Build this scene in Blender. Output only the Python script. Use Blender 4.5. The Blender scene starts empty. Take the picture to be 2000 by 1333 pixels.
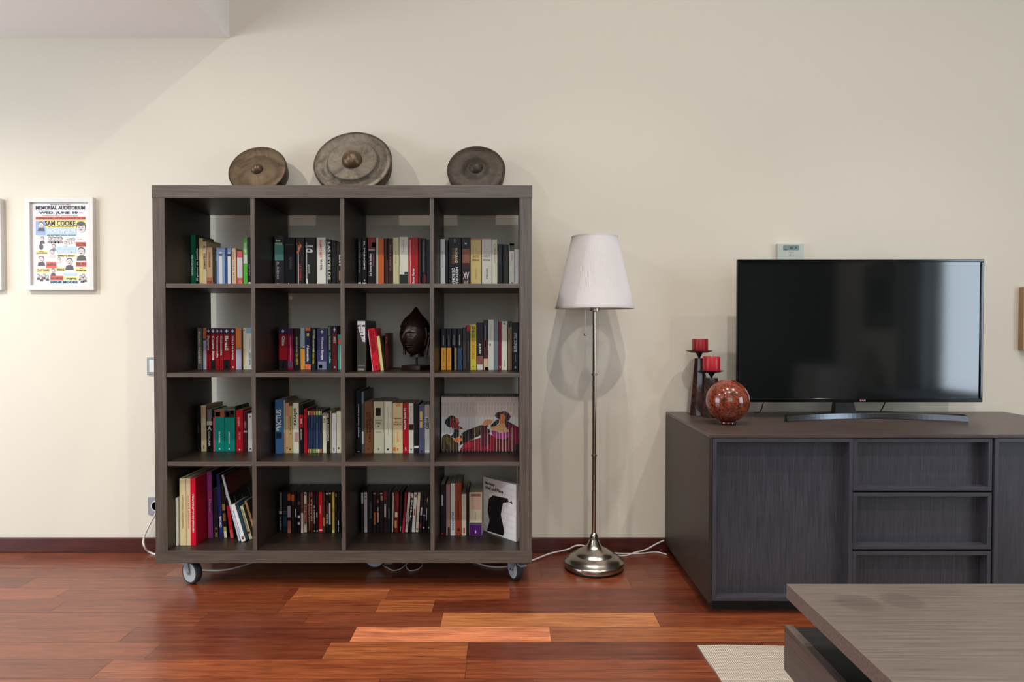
import bpy, math, random
from mathutils import Vector, Matrix
R = math.radians
S = bpy.context.scene
C = S.collection

# ---------------------------------------------------------------- camera, world, lights, exposure
F_PX, PITCH, CAM_H, CXP = 1269.0, 0.0184, 1.0311, 996.0
cam_data = bpy.data.cameras.new('camera'); cam = bpy.data.objects.new('camera', cam_data); C.objects.link(cam)
cam_data.sensor_width = 36.0; cam_data.lens = F_PX / 2000 * 36; cam_data.shift_x = (1000 - CXP) / 2000
cam_data.clip_start = 0.05
cam.location = (0, 0, CAM_H); cam.rotation_euler = (math.pi / 2 - PITCH, 0, 0)
S.camera = cam

WALL = 2.9885          # the far wall stands at y = WALL
CEIL = 3.90; LEFT = -4.3; RIGHT = 4.6; BACK = -3.4; SOF_X = -1.279; SOF_Z = 2.36

world = bpy.data.worlds.new('world'); S.world = world; world.use_nodes = True
bg = world.node_tree.nodes['Background']; bg.inputs[0].default_value = (0.60, 0.74, 0.95, 1); bg.inputs[1].default_value = 1.0

S.view_settings.view_transform = 'Standard'; S.view_settings.look = 'None'
S.view_settings.exposure = 0.0; S.view_settings.gamma = 1.0; S.view_settings.use_curve_mapping = False
S.cycles.use_denoising = True
S.cycles.max_bounces = 8; S.cycles.diffuse_bounces = 5; S.cycles.glossy_bounces = 4
S.cycles.sample_clamp_indirect = 6.0

def area(name, loc, rot, sx, sy, watts, col):
    l = bpy.data.lights.new(name, 'AREA'); l.shape = 'RECTANGLE'; l.size = sx; l.size_y = sy; l.energy = watts; l.color = col
    o = bpy.data.objects.new(name, l); o.location = loc; o.rotation_euler = rot; C.objects.link(o); return o
# daylight through the glazed door in the right-hand wall, and through the one in the left-hand wall
area('daylight_right_window', (RIGHT + 0.06, -0.45, 1.23), (0, R(90), 0), 2.3, 2.1, 95, (0.76, 0.85, 0.97))
area('daylight_left_window', (LEFT - 0.06, 1.0, 1.12), (0, R(-90), 0), 2.1, 2.4, 102, (0.76, 0.84, 0.94))
# frontal fill, added as an unseen tall window in the wall behind the camera
area('fill_back_window', (0.2, BACK - 0.06, 2.2), (R(90), 0, 0), 2.8, 2.6, 46, (0.82, 0.79, 0.80))
# halogen downlights in the ceiling (their housings are built further down)
SPOTS = [(0.53, 0.25, 3.87, 41, 110), (-0.75, 0.25, 3.87, 26, 84), (1.85, 1.3, 3.87, 55, 75), (0.45, 1.7, 3.87, 38, 70), (3.2, 0.25, 3.87, 20, 100), (-0.6, 1.75, 3.87, 34, 64)]  # last lamp is added, unseen, for warm floor bounce into the shelves
SPOTS_LOW = [(-1.50, 1.65, 2.345, 9.5, 150, 1.3), (-2.80, 1.65, 2.345, 30, 112, 1.0), (-2.15, 0.2, 2.345, 28, 112, 1.0)]
def spot(x, y, z, w, tgt, ang=110, blend=0.9):
    l = bpy.data.lights.new('downlight_bulb', 'SPOT'); l.energy = w * 4; l.color = (0.78, 0.73, 0.68)
    l.spot_size = R(ang); l.spot_blend = blend; l.shadow_soft_size = 0.03
    o = bpy.data.objects.new('downlight_bulb', l); o.location = (x, y, z - 0.03)
    d = Vector(tgt) - Vector((x, y, z)); o.rotation_euler = d.to_track_quat('-Z', 'Y').to_euler(); C.objects.link(o)
for x, y, z, w, cone in SPOTS: spot(x, y, z, w, (x * 0.9, y + (WALL - 0.6 - y) * (0.35 if cone < 90 else 1), 0.4), cone)
for x, y, z, w, cone, ahead in SPOTS_LOW: spot(x, y, z, w, (x + 0.4, y + ahead, 0.0), cone)

# ---------------------------------------------------------------- materials
def lin(h):
    h = h.lstrip('#'); v = [int(h[i:i + 2], 16) / 255 for i in (0, 2, 4)]
    return [c / 12.92 if c <= 0.04045 else ((c + 0.055) / 1.055) ** 2.4 for c in v]
_m = {}
def nt_new(name):
    m = bpy.data.materials.new(name); m.use_nodes = True; nt = m.node_tree
    return m, nt, nt.nodes['Principled BSDF'], nt.nodes.new, nt.links.new
def plain(hexcol, rough=0.5, metal=0.0, boost=1.0, var=0.10, scale=40.0, spec=0.5, coat=0.0, name=None):
    key = (hexcol, rough, metal, boost, var, scale, spec, coat)
    if key in _m: return _m[key]
    m, nt, b, N, L = nt_new(name or 'surface_' + hexcol.lstrip('#'))
    c = [min(0.85, v * boost * (1 if boost < 1.5 else v / (v + 0.008))) for v in lin(hexcol)]
    tc = N('ShaderNodeTexCoord'); no = N('ShaderNodeTexNoise'); no.inputs['Scale'].default_value = scale
    L(tc.outputs['Object'], no.inputs['Vector'])
    mx = N('ShaderNodeMix'); mx.data_type = 'RGBA'
    mx.inputs[6].default_value = (*[v * (1 - var) for v in c], 1); mx.inputs[7].default_value = (*[min(1, v * (1 + var)) for v in c], 1)
    L(no.outputs['Fac'], mx.inputs[0]); L(mx.outputs[2], b.inputs['Base Color'])
    b.inputs['Roughness'].default_value = rough; b.inputs['Metallic'].default_value = metal
    b.inputs['Specular IOR Level'].default_value = spec; b.inputs['Coat Weight'].default_value = coat
    _m[key] = m; return m
def grain(name, dark, light, axis, rough=0.42, scale=1.0, spec=0.5, bump=0.04):
    m, nt, b, N, L = nt_new(name)
    tc = N('ShaderNodeTexCoord'); mp = N('ShaderNodeMapping'); s = [55 * scale] * 3; s[axis] = 1.6 * scale
    mp.inputs['Scale'].default_value = s; L(tc.outputs['Object'], mp.inputs['Vector'])
    n1 = N('ShaderNodeTexNoise'); n1.inputs['Scale'].default_value = 3.0; n1.inputs['Detail'].default_value = 6; n1.inputs['Roughness'].default_value = 0.65
    L(mp.outputs[0], n1.inputs['Vector'])
    cr = N('ShaderNodeValToRGB'); cr.color_ramp.elements[0].position = 0.3; cr.color_ramp.elements[1].position = 0.72
    cr.color_ramp.elements[0].color = (*lin(dark), 1); cr.color_ramp.elements[1].color = (*lin(light), 1)
    L(n1.outputs['Fac'], cr.inputs[0]); L(cr.outputs[0], b.inputs['Base Color'])
    bp = N('ShaderNodeBump'); bp.inputs['Strength'].default_value = bump; bp.inputs['Distance'].default_value = 0.002
    L(n1.outputs['Fac'], bp.inputs['Height']); L(bp.outputs[0], b.inputs['Normal'])
    b.inputs['Roughness'].default_value = rough; b.inputs['Specular IOR Level'].default_value = spec
    return m
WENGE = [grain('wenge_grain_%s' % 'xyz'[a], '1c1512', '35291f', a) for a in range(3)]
EDGE = [grain('bookcase_lit_front_%s' % 'xyz'[a], '3b332d', '62574d', a, rough=0.36) for a in range(3)]  # wenge lightened on board fronts: the light falling there is put into the colour
CABW = [grain('dark_oak_grain_%s' % 'xyz'[a], '2b2a30', '48454d', a, rough=0.4, scale=1.7) for a in range(3)]
def wall_mat(name, hexcol):
    m, nt, b, N, L = nt_new(name)
    tc = N('ShaderNodeTexCoord'); no = N('ShaderNodeTexNoise'); no.inputs['Scale'].default_value = 260; no.inputs['Detail'].default_value = 3
    L(tc.outputs['Object'], no.inputs['Vector'])
    bp = N('ShaderNodeBump'); bp.inputs['Strength'].default_value = 0.05; bp.inputs['Distance'].default_value = 0.002
    L(no.outputs['Fac'], bp.inputs['Height']); L(bp.outputs[0], b.inputs['Normal'])
    c = lin(hexcol); b.inputs['Base Color'].default_value = (*c, 1); b.inputs['Roughness'].default_value = 0.75
    b.inputs['Specular IOR Level'].default_value = 0.25
    return m
M_WALL = wall_mat('cream_wall_paint', 'dbd4c4'); M_CEIL = wall_mat('white_ceiling_paint', 'eeeae6')
M_METAL = plain('b5aea2', 0.22, 1.0, var=0.05, name='brushed_nickel')
M_BLACKP = plain('0b0b0c', 0.25, name='black_plastic'); M_WHITEP = plain('dcdcd8', 0.4, name='white_plastic')
M_GREYP = plain('8f9298', 0.45, name='grey_plastic'); M_RUBBER = plain('26282b', 0.6, name='dark_rubber')

# ---------------------------------------------------------------- mesh builder
def inv(px, py, Y):
    """point of the vertical plane y = Y that the photograph shows at pixel (px, py)"""
    u = (px - CXP) / F_PX; v = (666.5 - py) / F_PX
    cp, sp = math.cos(PITCH), math.sin(PITCH)
    d = (u, cp + v * sp, v * cp - sp); t = Y / d[1]
    return (d[0] * t, Y, CAM_H + d[2] * t)
def invz(px, py, Z):
    u = (px - CXP) / F_PX; v = (666.5 - py) / F_PX
    cp, sp = math.cos(PITCH), math.sin(PITCH)
    d = (u, cp + v * sp, v * cp - sp); t = (Z - CAM_H) / d[2]
    return (d[0] * t, d[1] * t, Z)

_txt = {}
def text_geo(s):
    """unit-box (0..1 x 0..1) filled outline of a string"""
    if s in _txt: return _txt[s]
    cu = bpy.data.curves.new('t', 'FONT'); cu.body = s; cu.resolution_u = 2; cu.offset = 0.034; cu.size = 1
    o = bpy.data.objects.new('t', cu); C.objects.link(o)
    dg = bpy.context.evaluated_depsgraph_get()
    me = o.evaluated_get(dg).to_mesh()
    vs = [(v.co.x, v.co.y) for v in me.vertices]; fs = [tuple(p.vertices) for p in me.polygons]
    o.evaluated_get(dg).to_mesh_clear(); bpy.data.objects.remove(o); bpy.data.curves.remove(cu)
    if not vs: _txt[s] = ([], [], 1.0); return _txt[s]
    x0 = min(v[0] for v in vs); x1 = max(v[0] for v in vs); y0 = min(v[1] for v in vs); y1 = max(v[1] for v in vs)
    _txt[s] = ([((x - x0) / (x1 - x0), (y - y0) / max(1e-6, y1 - y0)) for x, y in vs], fs, (x1 - x0) / max(1e-6, y1 - y0))
    return _txt[s]

class G:
    def __init__(s): s.v = []; s.f = []; s.m = []; s.mats = []; s.sm = []
    def mi(s, m):
        if m not in s.mats: s.mats.append(m)
        return s.mats.index(m)
    def add(s, vs, fs, m, smooth=False):
        b = len(s.v); s.v += [tuple(v) for v in vs]; i = s.mi(m)
        for f in fs: s.f.append(tuple(b + k for k in f)); s.m.append(i); s.sm.append(smooth)
        return s
    def box(s, a, b, m):
        x0, y0, z0 = a; x1, y1, z1 = b
        return s.add([(x0, y0, z0), (x1, y0, z0), (x1, y1, z0), (x0, y1, z0), (x0, y0, z1), (x1, y0, z1), (x1, y1, z1), (x0, y1, z1)],
                     [(3, 2, 1, 0), (4, 5, 6, 7), (0, 1, 5, 4), (1, 2, 6, 5), (2, 3, 7, 6), (3, 0, 4, 7)], m)
    def front(s, m):                      # the last box gets a lighter colour, painted frontal light, on its room side
        s.m[-4] = s.mi(m); return s
    def xz(s, pts, y, m):                 # flat polygon facing -y
        return s.add([(p[0], y, p[1]) for p in pts], [tuple(range(len(pts)))], m)
    def rect(s, x0, z0, x1, z1, y, m): return s.xz([(x0, z0), (x1, z0), (x1, z1), (x0, z1)], y, m)
    def ell(s, cx, cz, rx, rz, y, m, n=14): return s.xz([(cx + rx * math.cos(2 * math.pi * k / n), cz + rz * math.sin(2 * math.pi * k / n)) for k in range(n)], y, m)
    def text(s, t, x0, z0, x1, z1, y, m, d='h'):
        vs, fs, _ = text_geo(t); o = []
        for u, v in vs:
            if d == 'h': o.append((x0 + u * (x1 - x0), y, z0 + v * (z1 - z0)))
            elif d == 'd': o.append((x0 + v * (x1 - x0), y, z1 - u * (z1 - z0)))      # reads downwards
            else: o.append((x1 - v * (x1 - x0), y, z0 + u * (z1 - z0)))               # reads upwards
        return s.add(o, fs, m)
    def lathe(s, prof, m, n=40, c=(0, 0, 0), caps=True, rfun=None):
        vs = []; fs = []
        for (r, z) in prof:
            for k in range(n):
                a = 2 * math.pi * k / n; rr = r * (rfun(k, z) if rfun else 1)
                vs.append((c[0] + rr * math.cos(a), c[1] + rr * math.sin(a), c[2] + z))
        for i in range(len(prof) - 1):
            for k in range(n):
                fs.append((i * n + k, i * n + (k + 1) % n, (i + 1) * n + (k + 1) % n, (i + 1) * n + k))
        if caps:
            fs.append(tuple(reversed(range(n)))); q = (len(prof) - 1) * n; fs.append(tuple(range(q, q + n)))
        return s.add(vs, fs, m, True)
    def tube(s, pts, r, m, n=8):
        pts = [Vector(p) for p in pts]; vs = []; fs = []
        for i, p in enumerate(pts):
            t = (pts[min(i + 1, len(pts) - 1)] - pts[max(i - 1, 0)]).normalized()
            a = t.cross(Vector((0, 0, 1)));
            if a.length < 0.05: a = t.cross(Vector((0, 1, 0)))
            a.normalize(); b = t.cross(a)
            for k in range(n):
                w = 2 * math.pi * k / n; vs.append(p + a * (r * math.cos(w)) + b * (r * math.sin(w)))
        for i in range(len(pts) - 1):
            for k in range(n): fs.append((i * n + k, i * n + (k + 1) % n, (i + 1) * n + (k + 1) % n, (i + 1) * n + k))
        fs.append(tuple(range(n))); q = (len(pts) - 1) * n; fs.append(tuple(reversed(range(q, q + n))))
        return s.add(vs, fs, m, True)
    def move(s, M):
        s.v = [tuple(M @ Vector(v)) for v in s.v]; return s
    def build(s, name, parent=None, loc=None, rot=None, bevel=0, fixn=True):
        me = bpy.data.meshes.new(name); me.from_pydata(s.v, [], s.f)
        for m in s.mats: me.materials.append(m)
        me.polygons.foreach_set('material_index', s.m); me.polygons.foreach_set('use_smooth', s.sm); me.update()
        o = bpy.data.objects.new(name, me); C.objects.link(o)
        if any(s.sm): 
            me.set_sharp_from_angle(angle=R(38))
        if parent: o.parent = parent
        if loc: o.location = loc
        if rot: o.rotation_euler = rot
        if bevel:
            b = o.modifiers.new('edge', 'BEVEL'); b.width = bevel; b.segments = 2; b.limit_method = 'ANGLE'; b.angle_limit = R(50)
        return o
def smooth_path(pts, n=6):
    P = [Vector(p) for p in pts]; out = []
    for i in range(len(P) - 1):
        a, b, c, d = P[max(i - 1, 0)], P[i], P[i + 1], P[min(i + 2, len(P) - 1)]
        for k in range(n):
            t = k / n; out.append(0.5 * ((2 * b) + (c - a) * t + (2 * a - 5 * b + 4 * c - d) * t * t + (3 * b - 3 * c + d - a) * t ** 3))
    out.append(P[-1]); return out
def tag(o, label, cat, group=None):
    o['label'] = label; o['category'] = cat
    if group: o['group'] = group
    return o
def thing(name, label, cat, loc=(0, 0, 0), rot=(0, 0, 0), group=None):
    o = bpy.data.objects.new(name, None); C.objects.link(o); o.location = loc; o.rotation_euler = rot
    return tag(o, label, cat, group)
def struct(o): o['kind'] = 'structure'; return o

# ---------------------------------------------------------------- the room
def holed_wall(name, axis, pos, thick, a0, a1, holes, z1, m):
    """wall plate with rectangular openings; holes = [(a0, a1, z0, z1)] sorted along a"""
    g = G()
    def bx(u0, u1, w0, w1):
        if u1 - u0 < 1e-4 or w1 - w0 < 1e-4: return
        if axis == 'x': g.box((min(pos, pos + thick), u0, w0), (max(pos, pos + thick), u1, w1), m)
        else: g.box((u0, min(pos, pos + thick), w0), (u1, max(pos, pos + thick), w1), m)
    u = a0
    for h in holes:
        bx(u, h[0], 0, z1); bx(h[0], h[1], 0, h[2]); bx(h[0], h[1], h[3], z1); u = h[1]
    bx(u, a1, 0, z1)
    return struct(g.build(name))
T = 0.12
holed_wall('wall_back', 'y', WALL, T, LEFT, RIGHT, [], CEIL, M_WALL)
holed_wall('wall_right', 'x', RIGHT, T, BACK, WALL, [(-1.5, 0.6, 0.08, 2.38)], CEIL, M_WALL)
holed_wall('wall_left', 'x', LEFT, -T, BACK, WALL, [(-0.2, 2.2, 0.07, 2.17)], CEIL, M_WALL)
holed_wall('wall_front', 'y', BACK, -T, LEFT, RIGHT, [(-1.2, 1.6, 0.9, 3.5)], CEIL, M_WALL)
g = G(); g.box((LEFT, BACK, CEIL), (RIGHT, WALL, CEIL + T), M_CEIL); struct(g.build('ceiling'))
g = G(); g.box((LEFT, BACK, SOF_Z), (SOF_X, WALL, CEIL), M_CEIL); struct(g.build('ceiling_soffit'))

# floor: planks running left to right, each plank its own tone
PW = 0.1115; Z0 = 2.119     # a seam between two rows lies at y = Z0
rnd = random.Random(11)
TONES = [(0.18, 0.041, 0.013), (0.235, 0.058, 0.018), (0.14, 0.028, 0.010), (0.30, 0.085, 0.026), (0.21, 0.048, 0.015), (0.165, 0.036, 0.012)]
def seam(px, y): return (px - CXP) / F_PX * (y + 0.02)
fixed = {  # row index k: y from Z0 + k*PW ; (x_start_px, tone)
    3: [(-300, 1), (120, 5), (560, 2), (575, 3), (758, 1), (996, 2), (1500, 0)],
    2: [(-300, 2), (115, 0), (553, 1), (738, 3), (847, 2), (1400, 5)],
    1: [(-300, 0), (395, 5), (598, 0), (863, (0.40, 0.135, 0.040)), (1283, 4)],
    0: [(-300, 4), (250, 2), (690, (0.62, 0.20, 0.085)), (1075, (0.30, 0.085, 0.024))],
    -1: [(-300, 0), (300, 5), (637, 3), (913, 2), (1500, 0)],
    -2: [(-300, 2), (200, 1), (910, 4), (1400, 2)],
}
fv = []; ff = []; fc = []; fr = []
k = -50
while Z0 + k * PW < WALL:
    y0 = max(BACK, Z0 + k * PW); y1 = min(WALL, Z0 + (k + 1) * PW)
    if y1 <= y0: k += 1; continue
    if k in fixed:
        ym = (y0 + y1) / 2; xs = [LEFT] + [seam(p, ym) for p, _ in fixed[k][1:]] + [RIGHT]; ts = [t for _, t in fixed[k]]
    else:
        xs = [LEFT]; ts = []
        x = LEFT + rnd.uniform(-0.5, 0.3)
        while x < RIGHT:
            x += rnd.choice([0.45, 0.62, 0.75, 0.95]); xs.append(min(max(x, LEFT + 0.02), RIGHT)); ts.append(rnd.choice([0, 1, 2, 4, 5, 0, 2, 3]))
        xs[-1] = RIGHT
    for i in range(len(xs) - 1):
        b = len(fv); t = ts[i]; t = TONES[t] if isinstance(t, int) else t
        j = rnd.uniform(0.9, 1.1)
        q_ = 0.0005; fv += [(xs[i] + q_, y0 + q_, 0), (xs[i + 1] - q_, y0 + q_, 0), (xs[i + 1] - q_, y1 - q_, 0), (xs[i] + q_, y1 - q_, 0)]; ff.append((b, b + 1, b + 2, b + 3))
        fc.append((t[0] * j, t[1] * j, t[2] * j, 1)); fr.append(rnd.random())
    k += 1
nb = len(fv); fv += [(LEFT, BACK, -0.002), (RIGHT, BACK, -0.002), (RIGHT, WALL, -0.002), (LEFT, WALL, -0.002)]; ff.append((nb, nb + 1, nb + 2, nb + 3)); fc.append((0.02, 0.008, 0.004, 1)); fr.append(0)
me = bpy.data.meshes.new('floor'); me.from_pydata(fv, [], ff)
ca = me.color_attributes.new('plank_tone', 'FLOAT_COLOR', 'CORNER'); ra = me.attributes.new('plank_shift', 'FLOAT', 'FACE')
li = 0
for p, c_, r_ in zip(me.polygons, fc, fr):
    for l in p.loop_indices: ca.data[l].color = c_
    ra.data[p.index].value = r_
uvl = me.uv_layers.new(name='plank_uv')
for p in me.polygons:
    vv = [me.vertices[me.loops[l].vertex_index].co for l in p.loop_indices]
    w = max(v.x for v in vv) - min(v.x for v in vv); x_ = min(v.x for v in vv); y_ = min(v.y for v in vv)
    for l, v in zip(p.loop_indices, vv): uvl.data[l].uv = (v.x - x_, v.y - y_)
fo = bpy.data.objects.new('floor', me); C.objects.link(fo); struct(fo)
m, nt, b, N, L = nt_new('jatoba_planks')
at = N('ShaderNodeAttribute'); at.attribute_name = 'plank_tone'
ash = N('ShaderNodeAttribute'); ash.attribute_name = 'plank_shift'
tc = N('ShaderNodeTexCoord'); cmb = N('ShaderNodeCombineXYZ')
sc = N('ShaderNodeMath'); sc.operation = 'MULTIPLY'; sc.inputs[1].default_value = 37.0; L(ash.outputs['Fac'], sc.inputs[0])
L(sc.outputs[0], cmb.inputs[2]); L(sc.outputs[0], cmb.inputs[0])
va = N('ShaderNodeVectorMath'); va.operation = 'ADD'; L(tc.outputs['Object'], va.inputs[0]); L(cmb.outputs[0], va.inputs[1])
mp = N('ShaderNodeMapping'); mp.inputs['Scale'].default_value = (2.4, 42, 1); L(va.outputs[0], mp.inputs['Vector'])
n1 = N('ShaderNodeTexNoise'); n1.inputs['Scale'].default_value = 1.5; n1.inputs['Detail'].default_value = 7; n1.inputs['Roughness'].default_value = 0.66; n1.inputs['Distortion'].default_value = 0.5
L(mp.outputs[0], n1.inputs['Vector'])
mp2 = N('ShaderNodeMapping'); mp2.inputs['Scale'].default_value = (9, 230, 1); L(va.outputs[0], mp2.inputs['Vector'])
n2 = N('ShaderNodeTexNoise'); n2.inputs['Scale'].default_value = 1.4; n2.inputs['Detail'].default_value = 3; L(mp2.outputs[0], n2.inputs['Vector'])
cr = N('ShaderNodeValToRGB'); cr.color_ramp.elements[0].position = 0.30; cr.color_ramp.elements[1].position = 0.74
cr.color_ramp.elements[0].color = (0.52, 0.44, 0.42, 1); cr.color_ramp.elements[1].color = (1.5, 1.65, 1.65, 1)
L(n1.outputs['Fac'], cr.inputs[0])
cr2 = N('ShaderNodeValToRGB'); cr2.color_ramp.elements[0].position = 0.35; cr2.color_ramp.elements[1].position = 0.6
cr2.color_ramp.elements[0].color = (0.66, 0.6, 0.6, 1); cr2.color_ramp.elements[1].color = (1.08, 1.08, 1.08, 1); L(n2.outputs['Fac'], cr2.inputs[0])
mu = N('ShaderNodeMix'); mu.data_type = 'RGBA'; mu.blend_type = 'MULTIPLY'; mu.inputs[0].default_value = 1; mu.clamp_result = False
L(at.outputs['Color'], mu.inputs[6]); L(cr.outputs[0], mu.inputs[7])
mu2 = N('ShaderNodeMix'); mu2.data_type = 'RGBA'; mu2.blend_type = 'MULTIPLY'; mu2.inputs[0].default_value = 1; L(mu.outputs[2], mu2.inputs[6]); L(cr2.outputs[0], mu2.inputs[7])
# thin seams between planks
L(mu2.outputs[2], b.inputs['Base Color'])
b.inputs['Roughness'].default_value = 0.30; b.inputs['Specular IOR Level'].default_value = 1.0; b.inputs['Coat Weight'].default_value = 0.0
bp = N('ShaderNodeBump'); bp.inputs['Strength'].default_value = 0.10; bp.inputs['Distance'].default_value = 0.0015
L(n1.outputs['Fac'], bp.inputs['Height']); L(bp.outputs[0], b.inputs['Normal'])
me.materials.append(m)

M_BASEB = grain('reddish_baseboard_wood', '2e100b', '5a2318', 0, rough=0.35)
struct(G().box((LEFT, WALL - 0.014, 0), (RIGHT, WALL, 0.068), M_BASEB).build('baseboard_back', bevel=0.003))
struct(G().box((LEFT, BACK, 0), (LEFT + 0.014, -0.2, 0.068), M_BASEB).build('baseboard_left', bevel=0.003))
struct(G().box((RIGHT - 0.014, 0.6, 0), (RIGHT, WALL - 0.014, 0.068), M_BASEB).build('baseboard_right', bevel=0.003))

# windows (beside the camera, plus an added one behind it: they light the room and show in the television glass)
M_GLASS = bpy.data.materials.new('window_glass'); M_GLASS.use_nodes = True
_n = M_GLASS.node_tree; _n.nodes.clear(); _o = _n.nodes.new('ShaderNodeOutputMaterial'); _t = _n.nodes.new('ShaderNodeBsdfTransparent'); _t.inputs[0].default_value = (0.96, 0.98, 0.98, 1); _n.links.new(_t.outputs[0], _o.inputs[0])
def window(idx, axis, pos, a0, a1, z0, z1, mull):
    g = G(); w = 0.055
    def bx(u0, u1, w0, w1, m=M_WHITEP, t=0.04):
        if axis == 'x': g.box((pos - t / 2, u0, w0), (pos + t / 2, u1, w1), m)
        else: g.box((u0, pos - t / 2, w0), (u1, pos + t / 2, w1), m)
    bx(a0, a1, z0, z0 + w); bx(a0, a1, z1 - w, z1); bx(a0, a0 + w, z0 + w, z1 - w); bx(a1 - w, a1, z0 + w, z1 - w)
    for q in range(1, mull): c = a0 + (a1 - a0) * q / mull; bx(c - w / 2, c + w / 2, z0 + w, z1 - w)
    o = struct(g.build('window_%d' % idx))
    g = G(); bx(a0 + w, a1 - w, z0 + w, z1 - w, M_GLASS, 0.004); g.build('pane', o)
window(1, 'x', RIGHT + 0.025, -1.5, 0.6, 0.08, 2.38, 2)
window(2, 'x', LEFT - 0.025, -0.2, 2.2, 0.07, 2.17, 2)
window(3, 'y', BACK - 0.025, -1.2, 1.6, 0.9, 3.5, 2)
# downlight housings in the ceiling and the soffit
_n_low = ['nearest the soffit edge', 'nearest the left wall', 'farther from the shelf wall']
_n_hi = ['in line with the floor lamp', 'in line with the bookcase', 'above the television cabinet', 'closest to the floor lamp', 'closest to the right wall', 'added in front of the bookcase']
for (x, y, z, w), nm in list(zip([q[:4] for q in SPOTS], _n_hi)) + list(zip([q[:4] for q in SPOTS_LOW], _n_low)):
    top = CEIL if z > 3 else SOF_Z
    t = thing('downlight', 'white recessed downlight %s, %s' % ('in the high ceiling' if z > 3 else 'in the low soffit', nm), 'light', (x, y, top), group='halogen downlights')
    g = G(); g.lathe([(0.047, 0), (0.047, -0.006), (0.035, -0.008), (0.033, 0.0), (0.047, 0)], M_WHITEP, 24, caps=False); g.build('rim', t)

# ---------------------------------------------------------------- bookcase on casters
BX0, BY, BZ, BW, BT, BD = -1.4028, 2.5523, 0.1044, 1.49, 0.05, 0.39
CELL, DIV = 0.335, (1.49 - 0.1 - 4 * 0.335) / 3
bc = thing('bookcase', 'dark brown wooden sixteen-compartment bookcase on grey casters against the cream wall', 'bookcase', (BX0, BY, BZ))
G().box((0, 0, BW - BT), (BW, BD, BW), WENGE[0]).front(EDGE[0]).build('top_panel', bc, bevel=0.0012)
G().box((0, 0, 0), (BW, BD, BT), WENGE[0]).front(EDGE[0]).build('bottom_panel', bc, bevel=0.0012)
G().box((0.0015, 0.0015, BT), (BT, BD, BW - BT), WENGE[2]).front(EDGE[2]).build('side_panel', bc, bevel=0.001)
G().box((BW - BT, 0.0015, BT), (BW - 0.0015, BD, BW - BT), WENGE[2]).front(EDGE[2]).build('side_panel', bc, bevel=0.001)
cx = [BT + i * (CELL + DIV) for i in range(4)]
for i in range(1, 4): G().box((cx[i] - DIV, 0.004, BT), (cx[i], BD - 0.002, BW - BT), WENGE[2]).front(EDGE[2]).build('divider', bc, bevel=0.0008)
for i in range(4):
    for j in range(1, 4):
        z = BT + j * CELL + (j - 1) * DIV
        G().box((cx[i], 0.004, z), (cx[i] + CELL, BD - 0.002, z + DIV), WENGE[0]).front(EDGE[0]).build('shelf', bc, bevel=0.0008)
M_HUB = plain('b2b5ba', 0.4, name='light_grey_hub')
def caster(x, y, yaw, brake=True):
    h = BZ; M = Matrix.Translation((x, y, -BZ)) @ Matrix.Rotation(R(yaw), 4, 'Z')
    g = G(); g.lathe([(0.024, h - 0.012), (0.026, h - 0.004), (0.026, h)], M_GREYP, 20)
    g.box((-0.032, -0.030, h - 0.003), (0.032, 0.030, h), M_GREYP)
    for s in (-1, 1):
        v = [(-0.016, s * 0.0185, h - 0.012), (0.022, s * 0.0185, h - 0.012), (0.030, s * 0.0185, 0.050), (0.018, s * 0.0185, 0.040)]
        v2 = [(a, b_ + s * 0.003, c) for a, b_, c in v]
        g.add(v + v2, [(0, 1, 2, 3), (7, 6, 5, 4), (0, 4, 5, 1), (1, 5, 6, 2), (2, 6, 7, 3), (3, 7, 4, 0)], M_GREYP)
    if brake: g.box((-0.050, -0.013, h - 0.030), (-0.018, 0.013, h - 0.022), M_GREYP)
    g.move(M); c = g.build('caster', bc, bevel=0.0008)
    W = M @ Matrix.Translation((0.022, 0, 0.0475)) @ Matrix.Rotation(R(90), 4, 'X')
    g = G(); g.lathe([(0.0385, -0.014), (0.044, -0.014), (0.0475, -0.009), (0.0475, 0.009), (0.044, 0.014), (0.0385, 0.014), (0.0385, -0.014)], M_RUBBER, 40, caps=False); g.move(W); g.build('tyre', c)
    g = G(); g.lathe([(0.0385, -0.0142), (0.0385, 0.0142)], M_HUB, 32); g.lathe([(0.010, -0.0165), (0.010, 0.0165)], M_GREYP, 16); g.lathe([(0.004, -0.024), (0.004, 0.024)], M_METAL, 12); g.move(W); g.build('hub', c)
caster(0.095, 0.075, -28); caster(BW - 0.055, 0.085, 118); caster(0.10, BD - 0.07, 20); caster(BW - 0.075, BD - 0.07, 60)
caster(BW / 2 + 0.055, BD - 0.16, 12, False)

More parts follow.
